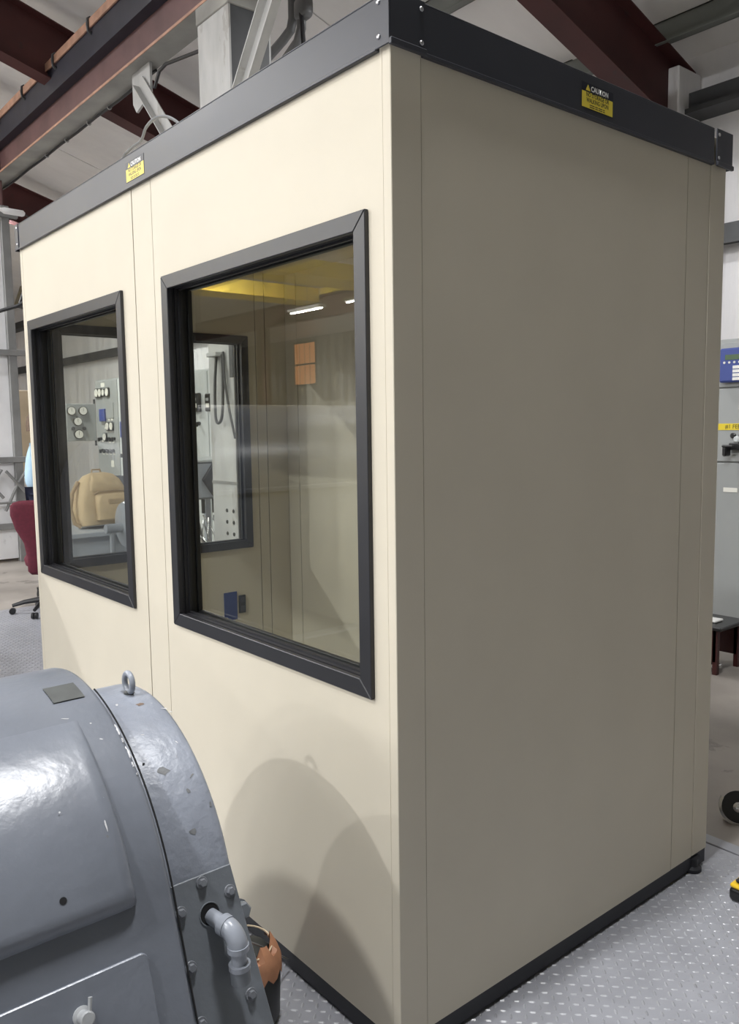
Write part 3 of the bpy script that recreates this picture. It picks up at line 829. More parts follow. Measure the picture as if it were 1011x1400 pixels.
# raised side cover on the body, thick at its foot and fading out towards the top
def cover_pt(a, y, h): return (MX + (.480 + h) * math.cos(a), y, MZ + (.480 + h) * math.sin(a))
P = []
ys = [-1.50, -1.497, -1.49, -1.47] + [-1.40 + .1 * i for i in range(7)] + [-.71, -.690, -.683, -.680]
for i in range(31):
    a = R(19.6) + (R(66) - R(19.6)) * i / 30
    h = .022 * max(0.0, 1 - (max(0.0, a - R(20)) / R(46)) ** 1.6) + .0005
    row = []
    for k, y in enumerate(ys):
        f = {0: -.4, 1: .5, 2: .85, len(ys) - 1: -.4, len(ys) - 2: .5, len(ys) - 3: .85}.get(k, 1.0)
        if i == 0: f = -.3
        elif i == 1: f *= .75
        row.append(cover_pt(a, y, h * f))
    P.append(row)
MB().grid(P).build('side_cover', M_MOTOR, motor, smooth=True, ang=60)
MB().cyl(cover_pt(R(26.5), -.809, .010), cover_pt(R(26.5), -.809, .0226), .0062, 14).build('vent_hole', M_HOLE, motor)
# name plate on top
P = [[(MX + .4825 * math.cos(R(a)), y, MZ + .4825 * math.sin(R(a))) for y in (-.705, -.641)] for a in (74, 76, 78, 80, 82)]
b = MB().grid(P)
P2 = [[(MX + .480 * math.cos(R(a)), y, MZ + .480 * math.sin(R(a))) for y in (-.705, -.641)] for a in (74, 76, 78, 80, 82)]
b.grid(P2)
b.build('name_plate', M_NPLATE, motor, smooth=True)
# lifting eye
MB().torus((-.372, -.497, .9955), (0, 1, 0), .0215, .0068, 32, 12).build('lifting_eye', M_PIPE, motor, smooth=True)
MB().lathe([(.012, .966), (.012, .974), (.008, .977)], Matrix.Translation((-.372, -.497, 0)), 16).build('eye_collar', M_NPLATE, motor, smooth=True)

def side_frame(Rr, s, y, off=0.0):
    """frame on the splayed side: local x along +Y, local y up the flat, local z outward"""
    n = Vector((math.cos(A0), 0, math.sin(A0))); dn = Vector((math.sin(A0), 0, -math.cos(A0)))
    O = Vector((MX, y, MZ)) + n * (Rr + off) + dn * s
    up = -dn
    yv = Vector((0, 1, 0))
    return Matrix(((yv.x, up.x, n.x, O.x), (yv.y, up.y, n.y, O.y), (yv.z, up.z, n.z, O.z), (0, 0, 0, 1)))
# access plate on the end bell
Mp = side_frame(.410, 0, 0)
MB().prism([(-.588, -.50), (-.416, -.50), (-.457, -.004), (-.588, -.004)], 2, 0, .006, Mp).build('access_plate', M_MPLATE, motor, bevel=.0015)
def bolt(M, r=.0085):
    MB().lathe([(r * 1.45, 0), (r * 1.45, .002), (r * 1.35, .003)], M, 16).build('washer', M_BOLT, motor)
    MB().lathe([(r, .003), (r, .0085), (r * .8, .0105)], M, 6).build('bolt_head', M_BOLT, motor)
for s, y in ((.018, -.525), (.053, -.470), (.056, -.578), (.156, -.578), (.250, -.468), (.256, -.578), (.35, -.460), (.36, -.575)):
    bolt(side_frame(.416, s, y))
# pipe hole, pipe, elbow and coupling
Mh = side_frame(.416, .079, -.520)
MB().lathe([(.0215, 0), (.0215, .0006)], Mh, 24).build('pipe_hole', M_HOLE, motor)
MB().torus(Mh @ Vector((0, 0, .0006)), Mh.to_3x3() @ Vector((0, 0, 1)), .0215, .0014, 28, 6).build('hole_rim', M_MPLATE, motor, smooth=True)
p0 = Mh @ Vector((.002, -.004, -.004))
dirp = Vector((.94, .22, -.10)).normalized()
pe = p0 + dirp * .048
rp = .0148
pipe = MB().tube([p0, pe], rp, 18).build('conduit_pipe', M_PIPE, motor, smooth=True)
el = []
dn = Vector((.05, .03, -1)).normalized()
Re = .027
ctr = pe + dn * Re
for i in range(9):
    a = PI / 2 * i / 8
    el.append(ctr - dn * (Re * math.cos(a)) + dirp * (Re * math.sin(a)))
MB().tube(el, .0195, 20).build('elbow', M_PIPE, motor, smooth=True)
MB().tube([pe - dirp * .012, pe + dirp * .003], .0210, 20).build('elbow_collar', M_PIPE, motor, smooth=True)
ee = el[-1]
MB().tube([ee - dn * .003, ee + dn * .008], .0212, 20).build('elbow_collar', M_PIPE, motor, smooth=True)
MB().tube([ee, ee + dn * .045], rp, 18).build('conduit_pipe', M_PIPE, motor, smooth=True)
MB().tube([ee + dn * .034, ee + dn * .044], .0212, 20).build('coupling_ring', M_PIPE, motor, smooth=True)
MB().tube([ee + dn * .044, ee + dn * .072], .0192, 20).build('coupling', M_MPLATE, motor, smooth=True)
# hatch with T latch on the body side
Mb = side_frame(.480, 0, 0)
hp = []
for (cx_, cy_, a0_, a1_) in ((-.692, -.088, 0, 90), (-1.44, -.088, 90, 180), (-1.44, -.45, 180, 270), (-.692, -.45, 270, 360)):
    for k in range(5):
        a = R(a0_ + (a1_ - a0_) * k / 4)
        hp.append((cx_ + .012 * math.cos(a), cy_ + .012 * math.sin(a)))
hatch = MB().prism(hp, 2, 0, .009, Mb).build('hatch', M_MOTOR, motor, bevel=.002)
Ml_ = side_frame(.489, .130, -.806)
MB().lathe([(.016, 0), (.016, .004), (.011, .006), (.011, .020), (.0125, .022), (.0125, .028), (.010, .030)], Ml_, 20).build('latch_boss', M_LATCH, hatch, smooth=True)
MB().cyl(Ml_ @ Vector((.004, 0, .024)), Ml_ @ Vector((.010, .030, .026)), .0035, 10).build('latch_lever', M_LATCH, hatch, smooth=True)
# far end: bearing flange, hub, shaft, nut, base
MB().lathe([(.30, 0), (.30, .02), (.26, .035), (.12, .05), (.12, .08)], Matrix.Translation((MX, -.45, MZ - .05)) @ Matrix.Rotation(-PI/2, 4, 'X'), 36).build('end_shield', M_MPLATE, motor, smooth=True)
MB().cyl((MX, -.38, MZ - .05), (MX, -.30, MZ - .05), .04, 20).build('shaft_stub', M_CHROME, motor, smooth=True)
for s, y in ((.105, -.437),):
    Mn = side_frame(.385, s, y)
    MB().lathe([(.017, -.02), (.017, .010), (.013, .014)], Mn, 6).build('hex_plug', M_MPLATE, motor)
    MB().lathe([(.021, -.03), (.021, -.01)], Mn, 16).build('plug_collar', M_MPLATE, motor)
MB().box(MX - .60, MX + .56, -1.62, -.50, .02, .125).build('base_frame', M_MOTOR, motor, bevel=.006)
MB().box(MX - .66, MX + .62, -1.66, -.46, -.004, .022).build('sole_plate', M_MPLATE, motor, bevel=.004)

# bucket with torn wrapping behind the motor
WIRE = [(-0.239, -0.3, 0.348), (-0.283, -0.25, 0.297), (-0.406, -0.12, 0.156), (-0.48, -0.006, 0.037)]
bk = thing('black_bucket', (-.395, -.20, 0), 'black rubber bucket with torn copper-brown wrapping behind the motor', 'bucket')
MB().lathe([(.078, .0), (.088, .02), (.092, .13), (.092, .165), (.088, .165), (.080, .03)], Matrix.Translation((-.395, -.20, .002)), 28).build('bucket_wall', M_BUCKET, bk, smooth=True)
P = []
for i in range(25):
    a = R(-150 + 250 * i / 24)
    zt = .222 + .012 * math.sin(i * 1.3) + .008 * math.sin(i * 3.1)
    zb = .145 + .012 * math.sin(i * 2.2)
    P.append([(-.395 + r * math.cos(a), -.20 + r * math.sin(a), z) for r, z in ((.096, zb), (.095, .175), (.086, .20), (.072, zt - .01), (.066, zt))])
MB().grid(P).build('torn_wrap', M_COPPER, bk, smooth=True)
MB().lathe([(.05, .14), (.062, .17), (.060, .20), (.03, .21)], Matrix.Translation((-.395, -.20, 0)), 20).build('black_insert', M_BUCKET, bk, smooth=True)
MB().torus((-.395, -.20, .215), (.1, 0, 1), .071, .0025, 30, 6).build('wire_band', M_TANW, bk, smooth=True)
tag(MB().tube(smooth_path(WIRE), .0028, 6).build('grey_wire', M_COND, None, smooth=True), 'thin grey wire reaching from the bucket to the booth base', 'wire')

# ---------------------------------------------------------------- large generator (seen mirrored in the glass)
gen = thing('large_generator', (-3.75, -2.9, 0), 'large grey generator with a rounded cover, mirrored in the window glass', 'generator')
def gen_arch(Rr, zc, zb, n=40, half=None):
    pts = [(-3.75 + Rr, zb)]
    for i in range(n + 1):
        a = PI * i / n
        pts.append((-3.75 + Rr * math.cos(a), zc + Rr * math.sin(a) * .72))
    pts.append((-3.75 - Rr, zb))
    return pts
def gen_loft(rings, zc, zb, nm, m):
    P = [[(x, y, z) for x, z in gen_arch(Rr, zc, zb)] for y, Rr in rings]
    b = MB().grid(P); n = len(P[0])
    b.add(P[0], [tuple(range(n))]); b.add(P[-1], [tuple(range(n))[::-1]])
    return b.build(nm, m, gen, smooth=True, ang=50)
gen_loft([(-4.6, .74), (-4.55, .76), (-1.15, .76), (-1.02, .74), (-.90, .68), (-.84, .60)], 1.19, .2, 'cover', M_MOTOR)
gen_loft([(-4.7, .55), (-.65, .55), (-.62, .50)], 1.10, .2, 'end_bell', M_MOTOR2)
MB().box(-4.62, -2.88, -4.7, -.6, -.004, .22).build('base_frame', M_MPLATE, gen, bevel=.01)
MB().box(-3.0, -2.97, -4.5, -1.1, 1.17, 1.20).build('cover_flange', M_MOTOR, gen, bevel=.004)
MB().torus((-3.75, -1.2, 1.80), (0, 1, 0), .06, .018, 24, 8).build('lifting_eye', M_PIPE, gen, smooth=True)

# yellow bridge crane far down the hall (mirrored in the glass)
crane = thing('bridge_crane', (-16, -5.5, 4.9), 'yellow double girder bridge crane mirrored high in the window glass', 'crane')
for xa, xb in ((-18.1, -17.35), (-15.2, -14.2)):
    MB().box(xa, xb, -12.45, 1.75, 5.0, 5.36).build('girder', M_YEL, crane, bevel=.01)
    MB().box(xa - .06, xb + .06, -12.45, 1.75, 4.98, 5.0).build('girder_flange', M_YEL, crane)
for y in (1.9, -12.6):
    MB().box(-18.6, -13.7, y - .14, y + .14, 5.19, 5.36).build('end_truck', M_YEL, crane, bevel=.01)
MB().box(-17.35, -15.2, -8.2, -6.4, 5.28, 5.6).build('hoist_trolley', M_DARK, crane, bevel=.02)
t = thing('far_runway_beam', (-12, -12.6, 4.54), 'crane runway beam along the far corrugated wall', 'beam')
MB().prism([(p[0] - 12.6, p[1] + 4.58) for p in ibeam_profile(.22, .58, .02, .015)], 0, -29, 3.2).build('beam', M_RUN, t)
for x in (-26, -20.5, -14.5, -8):
    tag(MB().prism([(p[0] + x, p[1] - 12.6 - .15) for p in ibeam_profile(.3, .3, .016, .012)], 2, -.012, 4.58).build('far_column', M_RED), 'dark red column under the far runway beam, %s' % {-26: 'farthest down the hall', -20.5: 'beside the boarded window', -14.5: 'under the yellow crane', -8: 'nearest the generator'}[x], 'column', 'far runway columns')
bw = thing('glow_window', (-22.4, YF + .03, 3.1), 'amber window with added glow and dark bars high on the far wall', 'window')  # the panes carry an added glow to brighten them
for i in range(4):
    for z0, z1 in ((3.05, 3.70), (3.76, 4.45)):
        MB().box(-23.0 + i * .31, -23.0 + i * .31 + .27, YF, YF + .03, z0, z1).build('pane', M_AMBER, bw)
MB().box(-23.08, -21.72, YF, YF + .02, 2.98, 4.52).build('frame', M_DARK, bw)

# ---------------------------------------------------------------- switchgear along the back wall
YG = 4.30
def cabinet(x0, x1, top, lab, group, m=M_GEAR, splits=(1.29,)):
    t = thing('switchgear_cabinet', ((x0 + x1)/2, YG + .5, 0), lab, 'switchgear', group)
    MB().box(x0 + .003, x1 - .003, YG + .02, YB - .2, -.012, top).build('body', m, t)
    zs = [.10] + list(splits) + [top - .02]
    doors = []
    for a, b in zip(zs[:-1], zs[1:]):
        doors.append(MB().box(x0 + .012, x1 - .012, YG, YG + .02, a + .006, b - .006).build('door', m, t, bevel=.003))
    MB().box(x0 + .02, x1 - .02, YG + .03, YG + .06, -.012, .1).build('plinth', M_DARK, t)
    return t, doors
def meter(p, x, z, r=.055, m=M_WHITE):
    c = MB().box(x - r, x + r, YG - .03, YG, z - r * 1.05, z + r * 1.05).build('meter', M_BLACK, p, bevel=.012)
    MB().lathe([(r * .88, 0), (r * .88, .004)], Matrix.Translation((x, YG - .03, z)) @ Matrix.Rotation(PI/2, 4, 'X'), 20).build('dial', m, c)
    MB().box(x - .002, x + .002, YG - .036, YG - .0345, z - r * .2, z + r * .7).build('needle', M_INK, c)
def relay(p, x, z, w=.17, h=.26):
    c = MB().box(x - w/2, x + w/2, YG - .06, YG, z - h/2, z + h/2).build('relay_case', M_BLACK, p, bevel=.012)
    MB().box(x - w*.3, x + w*.3, YG - .062, YG - .06, z - h*.28, z - h*.05).build('relay_window', M_WHITE, c)
    MB().box(x - w*.25, x + w*.25, YG - .062, YG - .06, z + h*.10, z + h*.26).build('relay_window', M_GEAR, c)
def knob(p, x, z):
    k = MB().cyl((x, YG, z), (x, YG - .03, z), .028, 14).build('switch_escutcheon', M_BLACK, p)
    MB().box(x - .012, x + .012, YG - .075, YG - .03, z - .045, z + .018).build('switch_grip', M_BLACK, k, bevel=.006)
def bluebox(p, x, z, w=.16, h=.25):
    return MB().box(x - w/2, x + w/2, YG - .04, YG, z - h/2, z + h/2).build('protection_relay', M_BLUE, p, bevel=.006)
def tagp(p, x, z, w=.07, h=.025, m=M_WHITE):
    MB().box(x - w/2, x + w/2, YG - .004, YG, z - h/2, z + h/2).build('name_tag', m, p)
GRP = 'grey switchgear cabinets against the insulated wall'
# cabinet right of the booth
t, d = cabinet(-1.90, -.95, 2.13, 'grey switchgear cabinet with blue relay and yellow label right of the booth', GRP, M_GEAR, (1.29, 1.80))
rel = MB().box(-1.47, -1.20, YG - .05, YG, 1.835, 2.065).build('protection_relay', M_BLUE, t, bevel=.012)
rel['label'] = 'blue digital protection relay with green display'
MB().box(-1.425, -1.25, YG - .053, YG - .05, 1.985, 2.02).build('display', M_LCD, rel)
for k in range(4):
    MB().box(-1.37, -1.305, YG - .054, YG - .05, 1.945 - k * .026 - .020, 1.945 - k * .026).build('label_strip', M_INKW, rel)
    MB().box(-1.285, -1.22, YG - .054, YG - .05, 1.945 - k * .026 - .020, 1.945 - k * .026).build('label_strip', M_INKW, rel)
    MB().lathe([(.006, 0), (.006, .004)], Matrix.Translation((-1.295, YG - .05, 1.935 - k * .026)) @ Matrix.Rotation(PI/2, 4, 'X'), 10).build('button', M_BLACK, rel)
for k in range(5):
    MB().lathe([(.008, 0), (.008, .004)], Matrix.Translation((-1.43 + k * .035, YG - .05, 1.968)) @ Matrix.Rotation(PI/2, 4, 'X'), 10).build('button', M_WHITE, rel)
for x in (-1.34,):
    for z in (2.085, 1.815): MB().lathe([(.008, 0), (.008, .006)], Matrix.Translation((x, YG, z)) @ Matrix.Rotation(PI/2, 4, 'X'), 10).build('panel_screw', M_BLACK, t)
fl = MB().box(-1.50, -1.05, YG - .004, YG, 1.512, 1.556).build('feeder_label', M_LABY, t)
text('feeder_text', '#1 FEEDER', .040, Matrix(((1, 0, 0, -1.435), (0, 0, -1, YG - .005), (0, 1, 0, 1.534), (0, 0, 0, 1))), M_INK, fl, 'LEFT', xs=.95)
for x in (-1.375, -1.315): MB().lathe([(.018, 0), (.018, .015), (.012, .018)], Matrix.Translation((x, YG, 1.474)) @ Matrix.Rotation(PI/2, 4, 'X'), 14).build('indicator_lamp', M_BLACK, t)
MB().lathe([(.023, 0), (.023, .018), (.014, .026)], Matrix.Translation((-1.345, YG, 1.448)) @ Matrix.Rotation(PI/2, 4, 'X'), 16).build('indicator_lamp', M_GEARL, t, smooth=True)
sw = MB().box(-1.395, -1.30, YG - .03, YG, 1.375, 1.425).build('breaker_switch', M_BLACK, t, bevel=.006)
MB().box(-1.405, -1.375, YG - .10, YG - .03, 1.335, 1.40).build('pistol_grip', M_BLACK, sw, bevel=.008)
MB().box(-1.41, -1.33, YG - .10, YG - .075, 1.395, 1.412).build('pistol_grip', M_BLACK, sw, bevel=.006)
tagp(t, -1.385, 1.10, .10, .03)
# far lineup seen through the booth windows
# unit A, around x = -9.2 .. -8.6 (through the large window)
t, d = cabinet(-9.75, -8.75, 2.38, 'pale switchgear cabinet seen through booth glass beside the runway column', GRP, M_GEARL, (.9,))
meter(t, -9.22, 2.19, .075)
relay(t, -9.25, 1.91, .20, .27); relay(t, -9.02, 1.93, .18, .26)
knob(t, -9.0, 1.64); tagp(t, -9.17, 1.585, .13, .07, M_LABY); knob(t, -9.22, 1.45); knob(t, -9.14, 1.34)
t2, d = cabinet(-8.75, -8.20, 2.38, 'narrow pale switchgear cabinet partly hidden by the runway column', GRP, M_GEARL, (.9,))
relay(t2, -8.66, 1.92, .15, .24); knob(t2, -8.6, 1.15); tagp(t2, -8.62, 1.22, .12, .13, M_WHITE)
# unit B (through the small window)
t, d = cabinet(-12.75, -11.80, 2.42, 'grey switchgear cabinet with rows of round meters behind the backpack', GRP, M_GEAR, (.5,))
tagp(t, -12.40, 2.33, .16, .07)
for x, r in ((-12.63, .075), (-12.49, .075), (-12.34, .06), (-12.18, .075)): meter(t, x, 2.20, r)
bluebox(t, -12.42, 1.82, .22, .21)
meter(t, -12.22, 1.63, .07); meter(t, -12.06, 1.63, .07); meter(t, -12.36, 1.45, .07)
for x in (-12.55, -12.2, -12.06, -11.98): knob(t, x, 1.42)
for x in (-12.5, -12.34, -12.18, -12.03): knob(t, x, 1.22); tagp(t, x, 1.16)
for x, z in ((-12.55, 1.86), (-12.55, 1.74), (-12.36, 1.60), (-12.2, 1.74), (-12.06, 1.74), (-12.5, 1.38), (-12.2, 1.36), (-12.05, 1.36)): tagp(t, x, z)
tagp(t, -12.12, 1.0, .12, .11)
dp = MB().box(-12.30, -11.98, YG - .01, YG, 1.76, 2.02).build('relief_panel', M_GEAR, t, bevel=.003)
t, d = cabinet(-11.80, -10.95, 2.42, 'grey switchgear cabinet with one blue relay, right of the round meters', GRP, M_GEARL, (.5,))
bluebox(t, -11.58, 1.57, .18, .26); knob(t, -11.6, 1.16); tagp(t, -11.45, 1.14, .14, .09); meter(t, -11.5, 2.45 - .25, .07)
# swing synchronising panel facing the aisle
sp = thing('swing_panel', (-12.75, 4.0, 1.35), 'grey swing panel with white gauges projecting from the switchgear', 'panel')
bx_ = MB().box(-12.82, -12.74, 3.78, 4.29, 1.385, 2.02).build('panel_box', M_GEAR, sp, bevel=.006)
for y, z, r in ((3.86, 1.90, .075), (4.06, 1.90, .075), (3.96, 1.72, .075), (3.97, 1.50, .08)):
    c = MB().lathe([(r, 0), (r, .03), (r * .92, .035)], Matrix.Translation((-12.74, y, z)) @ Matrix.Rotation(PI/2, 4, 'Y'), 22).build('gauge', M_BLACK, sp, smooth=True)
    MB().lathe([(r * .86, 0), (r * .86, .004)], Matrix.Translation((-12.705, y, z)) @ Matrix.Rotation(PI/2, 4, 'Y'), 22).build('dial', M_WHITE, c)
    MB().box(-12.7005, -12.6995, y - .003, y + .003, z - .01, z + r * .7).build('needle', M_INK, c)
for y in (3.88, 4.07):
    MB().lathe([(.03, 0), (.03, .03)], Matrix.Translation((-12.74, y, 1.60)) @ Matrix.Rotation(PI/2, 4, 'Y'), 16).build('indicator_lamp', M_DARK, sp)
MB().cyl((-12.78, 4.285, 1.30), (-12.78, 4.285, 2.1), .02, 12).build('hinge_post', M_DARK, sp)

# ---------------------------------------------------------------- things behind the booth, seen through its glass
desk = thing('steel_desk', (-5.25, 1.55, 0), 'grey steel desk carrying the tan backpack', 'desk')
MB().box(-5.52, -4.92, .98, 1.72, .735, .775).build('desk_top', M_DESK, desk, bevel=.006)
MB().box(-5.50, -4.95, .99, 1.02, 0, .735).build('side_panel', M_DESK, desk)
MB().box(-5.50, -4.95, 1.67, 1.70, 0, .735).build('side_panel', M_DESK, desk)
MB().box(-5.0, -4.98, 1.02, 1.67, .28, .735).build('modesty_panel', M_DESK, desk)
MB().box(-5.50, -5.0, 1.02, 1.4, .55, .57).build('drawer_shelf', M_DESK, desk)
bpk = thing('backpack', (-5.3, 1.37, .775), 'tan canvas backpack with front pocket slumped on the grey desk', 'backpack')
Mbk = Matrix.Translation((-5.26, 1.36, .990)) @ Matrix.Rotation(R(10), 4, 'Z') @ Matrix.Rotation(R(-8), 4, 'Y')
def loft(name, secs, m, parent, M, e=.55, n=28):
    P = []
    for (z, cx_, cy_, rx, ry) in secs:
        row = []
        for k in range(n):
            a = 2 * PI * k / n
            c, s = math.cos(a), math.sin(a)
            row.append(M @ Vector((cx_ + rx * math.copysign(abs(c) ** e, c), cy_ + ry * math.copysign(abs(s) ** e, s), z)))
        P.append(row)
    b = MB()
    vs = [p for r_ in P for p in r_]
    fs = []
    for i in range(len(P) - 1):
        for k in range(n): fs.append((i*n + k, i*n + (k+1) % n, (i+1)*n + (k+1) % n, (i+1)*n + k))
    fs.append(tuple(range(n))[::-1]); fs.append(tuple(range((len(P)-1)*n, len(P)*n)))
    b.add(vs, fs)
    return b.build(name, m, parent, smooth=True, ang=60)
loft('main_bag', [(-.20, 0, 0, .09, .17), (-.195, 0, 0, .115, .20), (-.12, 0, 0, .13, .22), (0, 0, .01, .125, .215), (.10, 0, .02, .115, .195), (.17, -.005, .02, .10, .165), (.215, -.01, .02, .07, .12), (.235, -.012, .02, .03, .06)], M_TAN, bpk, Mbk)
loft('front_pocket', [(-.17, .12, .03, .035, .12), (-.16, .13, .03, .05, .145), (-.05, .135, .035, .055, .15), (.03, .125, .035, .05, .14), (.06, .11, .035, .03, .12)], M_TAN, bpk, Mbk)
loft('top_flap', [(.07, .07, .02, .06, .15), (.09, .075, .02, .065, .155), (.15, .06, .02, .06, .14), (.20, .03, .02, .05, .11), (.225, .0, .02, .03, .07)], M_TAN, bpk, Mbk)
MB().box(.178, .192, -.03, .12, -.045, .0, Mbk).build('pocket_patch', M_TAND, bpk, bevel=.006)
MB().tube([Mbk @ Vector(p) for p in ((.12, -.11, .05), (.155, -.09, .066), (.165, .03, .072), (.15, .15, .064), (.12, .17, .05))], .007, 8).build('zip', M_TAND, bpk, smooth=True)
MB().tube([Mbk @ Vector(p) for p in ((-.02, -.16, .17), (-.02, -.22, .08), (-.01, -.26, -.05), (.0, -.24, -.17), (.02, -.2, -.2))], .016, 8).build('strap', M_TAND, bpk, smooth=True)
MB().tube([Mbk @ Vector(p) for p in ((-.02, -.03, .225), (-.02, -.02, .262), (-.02, .05, .262), (-.02, .06, .225))], .008, 8).build('handle', M_TAND, bpk, smooth=True)

def office_chair(name, x, y, rz, m, lab, zs=.46, zb=1.0):
    t = thing(name, (x, y, 0), lab, 'chair')
    M = Matrix.Translation((x, y, 0)) @ Matrix.Rotation(rz, 4, 'Z')
    # local +x is forward; backrest at -x
    loft('backrest', [(.37, -.205, 0, .03, .10), (.40, -.21, 0, .045, .125), (.52, -.215, 0, .05, .128), (.64, -.22, 0, .05, .145), (.76, -.228, 0, .05, .205), (.88, -.24, 0, .048, .238), (.96, -.25, 0, .042, .235), (zb - .015, -.255, 0, .032, .21), (zb, -.257, 0, .012, .16)], m, t, M, .7)
    loft('seat', [(zs - .05, .05, 0, .19, .13), (zs - .03, .05, 0, .225, .155), (zs + .02, .05, 0, .23, .165), (zs + .045, .05, 0, .21, .15), (zs + .052, .05, 0, .15, .10)], m, t, M, .6)
    MB().tube([M @ Vector(p) for p in ((-.02, 0, zs - .05), (-.18, 0, zs - .03), (-.25, 0, .55), (-.255, 0, .70))], .02, 8).build('back_support', M_BLACK, t, smooth=True)
    MB().cyl(M @ Vector((0, 0, .10)), M @ Vector((0, 0, zs - .04)), .028, 14).build('gas_post', M_BLACK, t, smooth=True)
    for k in range(5):
        a = 2 * PI * k / 5 + .3
        c, s = math.cos(a), math.sin(a)
        lg = MB().tube([M @ Vector((.03*c, .03*s, .115)), M @ Vector((.18*c, .18*s, .10)), M @ Vector((.28*c, .28*s, .075))], [.026, .02, .014], 8).build('base_leg', M_BLACK, t, smooth=True)
        for sg in (-1, 1):
            o = Vector((.28*c - sg*.014*s, .28*s + sg*.014*c, .028 - .012 + .012))
            q = M @ o
            ax = (M.to_3x3() @ Vector((-s, c, 0))) * .009
            MB().cyl(q - ax, q + ax, .027, 14).build('caster', M_BLACK, lg)
    return t
office_chair('office_chair', -5.86, 1.085, R(160), M_MAROON, 'maroon fabric office chair left of the booth')
office_chair('office_chair', -6.6, 2.02, R(-60), M_CHAIRG, 'dark slate office chair seen through glass behind the backpack', .46, 1.10)
# small grey pump motor with pipe tee, right of the backpack
pm = thing('pump_motor', (-4.66, 1.5, 0), 'small grey motor with pipe tee right of the backpack', 'motor')
MB().lathe([(.10, 0), (.17, .02), (.19, .06), (.19, .36), (.17, .40), (.06, .42)], Matrix.Translation((-4.66, 1.29, .845)) @ Matrix.Rotation(R(-90), 4, 'X'), 28).build('motor_body', M_PIPE, pm, smooth=True)
MB().box(-4.80, -4.52, 1.36, 1.66, .40, .70).build('pedestal', M_MOTOR, pm, bevel=.02)
MB().box(-4.84, -4.48, 1.32, 1.72, .002, .40).build('plinth', M_DESK, pm, bevel=.01)
MB().cyl((-4.66, 1.165, .825), (-4.66, 1.30, .825), .036, 14).build('pipe_tee', M_PIPE, pm, smooth=True)
MB().cyl((-4.66, 1.215, .83), (-4.66, 1.215, .003), .020, 12).build('pipe_leg', M_PIPE, pm, smooth=True)
# grey machine with a dark hexagonal guard and tangled pipes, seen left of the column
hx = thing('guarded_machine', (-6.35, 2.72, 0), 'grey machine with dark hexagonal guard seen beside the pale column', 'machine')
MB().box(-6.9, -6.05, 2.40, 3.25, .86, 1.24).build('housing', M_DESK, hx, bevel=.02)
MB().box(-6.92, -6.03, 2.38, 3.27, 1.235, 1.26).build('lid', M_GEARL, hx, bevel=.006)
MB().prism([(2.725, 1.06), (2.85, 1.23), (3.05, 1.23), (3.18, 1.06), (3.05, .88), (2.85, .88)], 0, -6.05, -6.01).build('hexagonal_guard', M_NAVY, hx, bevel=.006)
for x in (-6.85, -6.1):
    for y in (2.44, 3.21): MB().box(x - .03, x + .03, y - .03, y + .03, -.012, .87).build('leg', M_DESK, hx)
for k in range(4): MB().cyl((-6.06, 2.5 + .12 * k, .86), (-6.06, 2.5 + .12 * k, .72), .018, 10).build('cable_gland', M_BLACK, hx)
random.seed(3)
tang = MB()
for k in range(48):
    y0 = 2.30 + .018 * k
    z0 = .62 - .02 * (k % 4)
    pts = [(-5.84 - .04 * (k % 3), y0, z0 + .1), (-5.80, y0 + random.uniform(-.08, .08), z0 - .1), (-5.78 + random.uniform(-.1, .1), y0 + random.uniform(-.2, .2), z0 - .25), (-5.84, y0 + random.uniform(-.3, .3), .002)]
    tang.tube(smooth_path(pts, 3), .009, 6)
tag(tang.build('tangled_conduit', M_CHROME, None, smooth=True), 'tangle of bright bent conduits under the guarded machine', 'conduit', None, 'stuff')

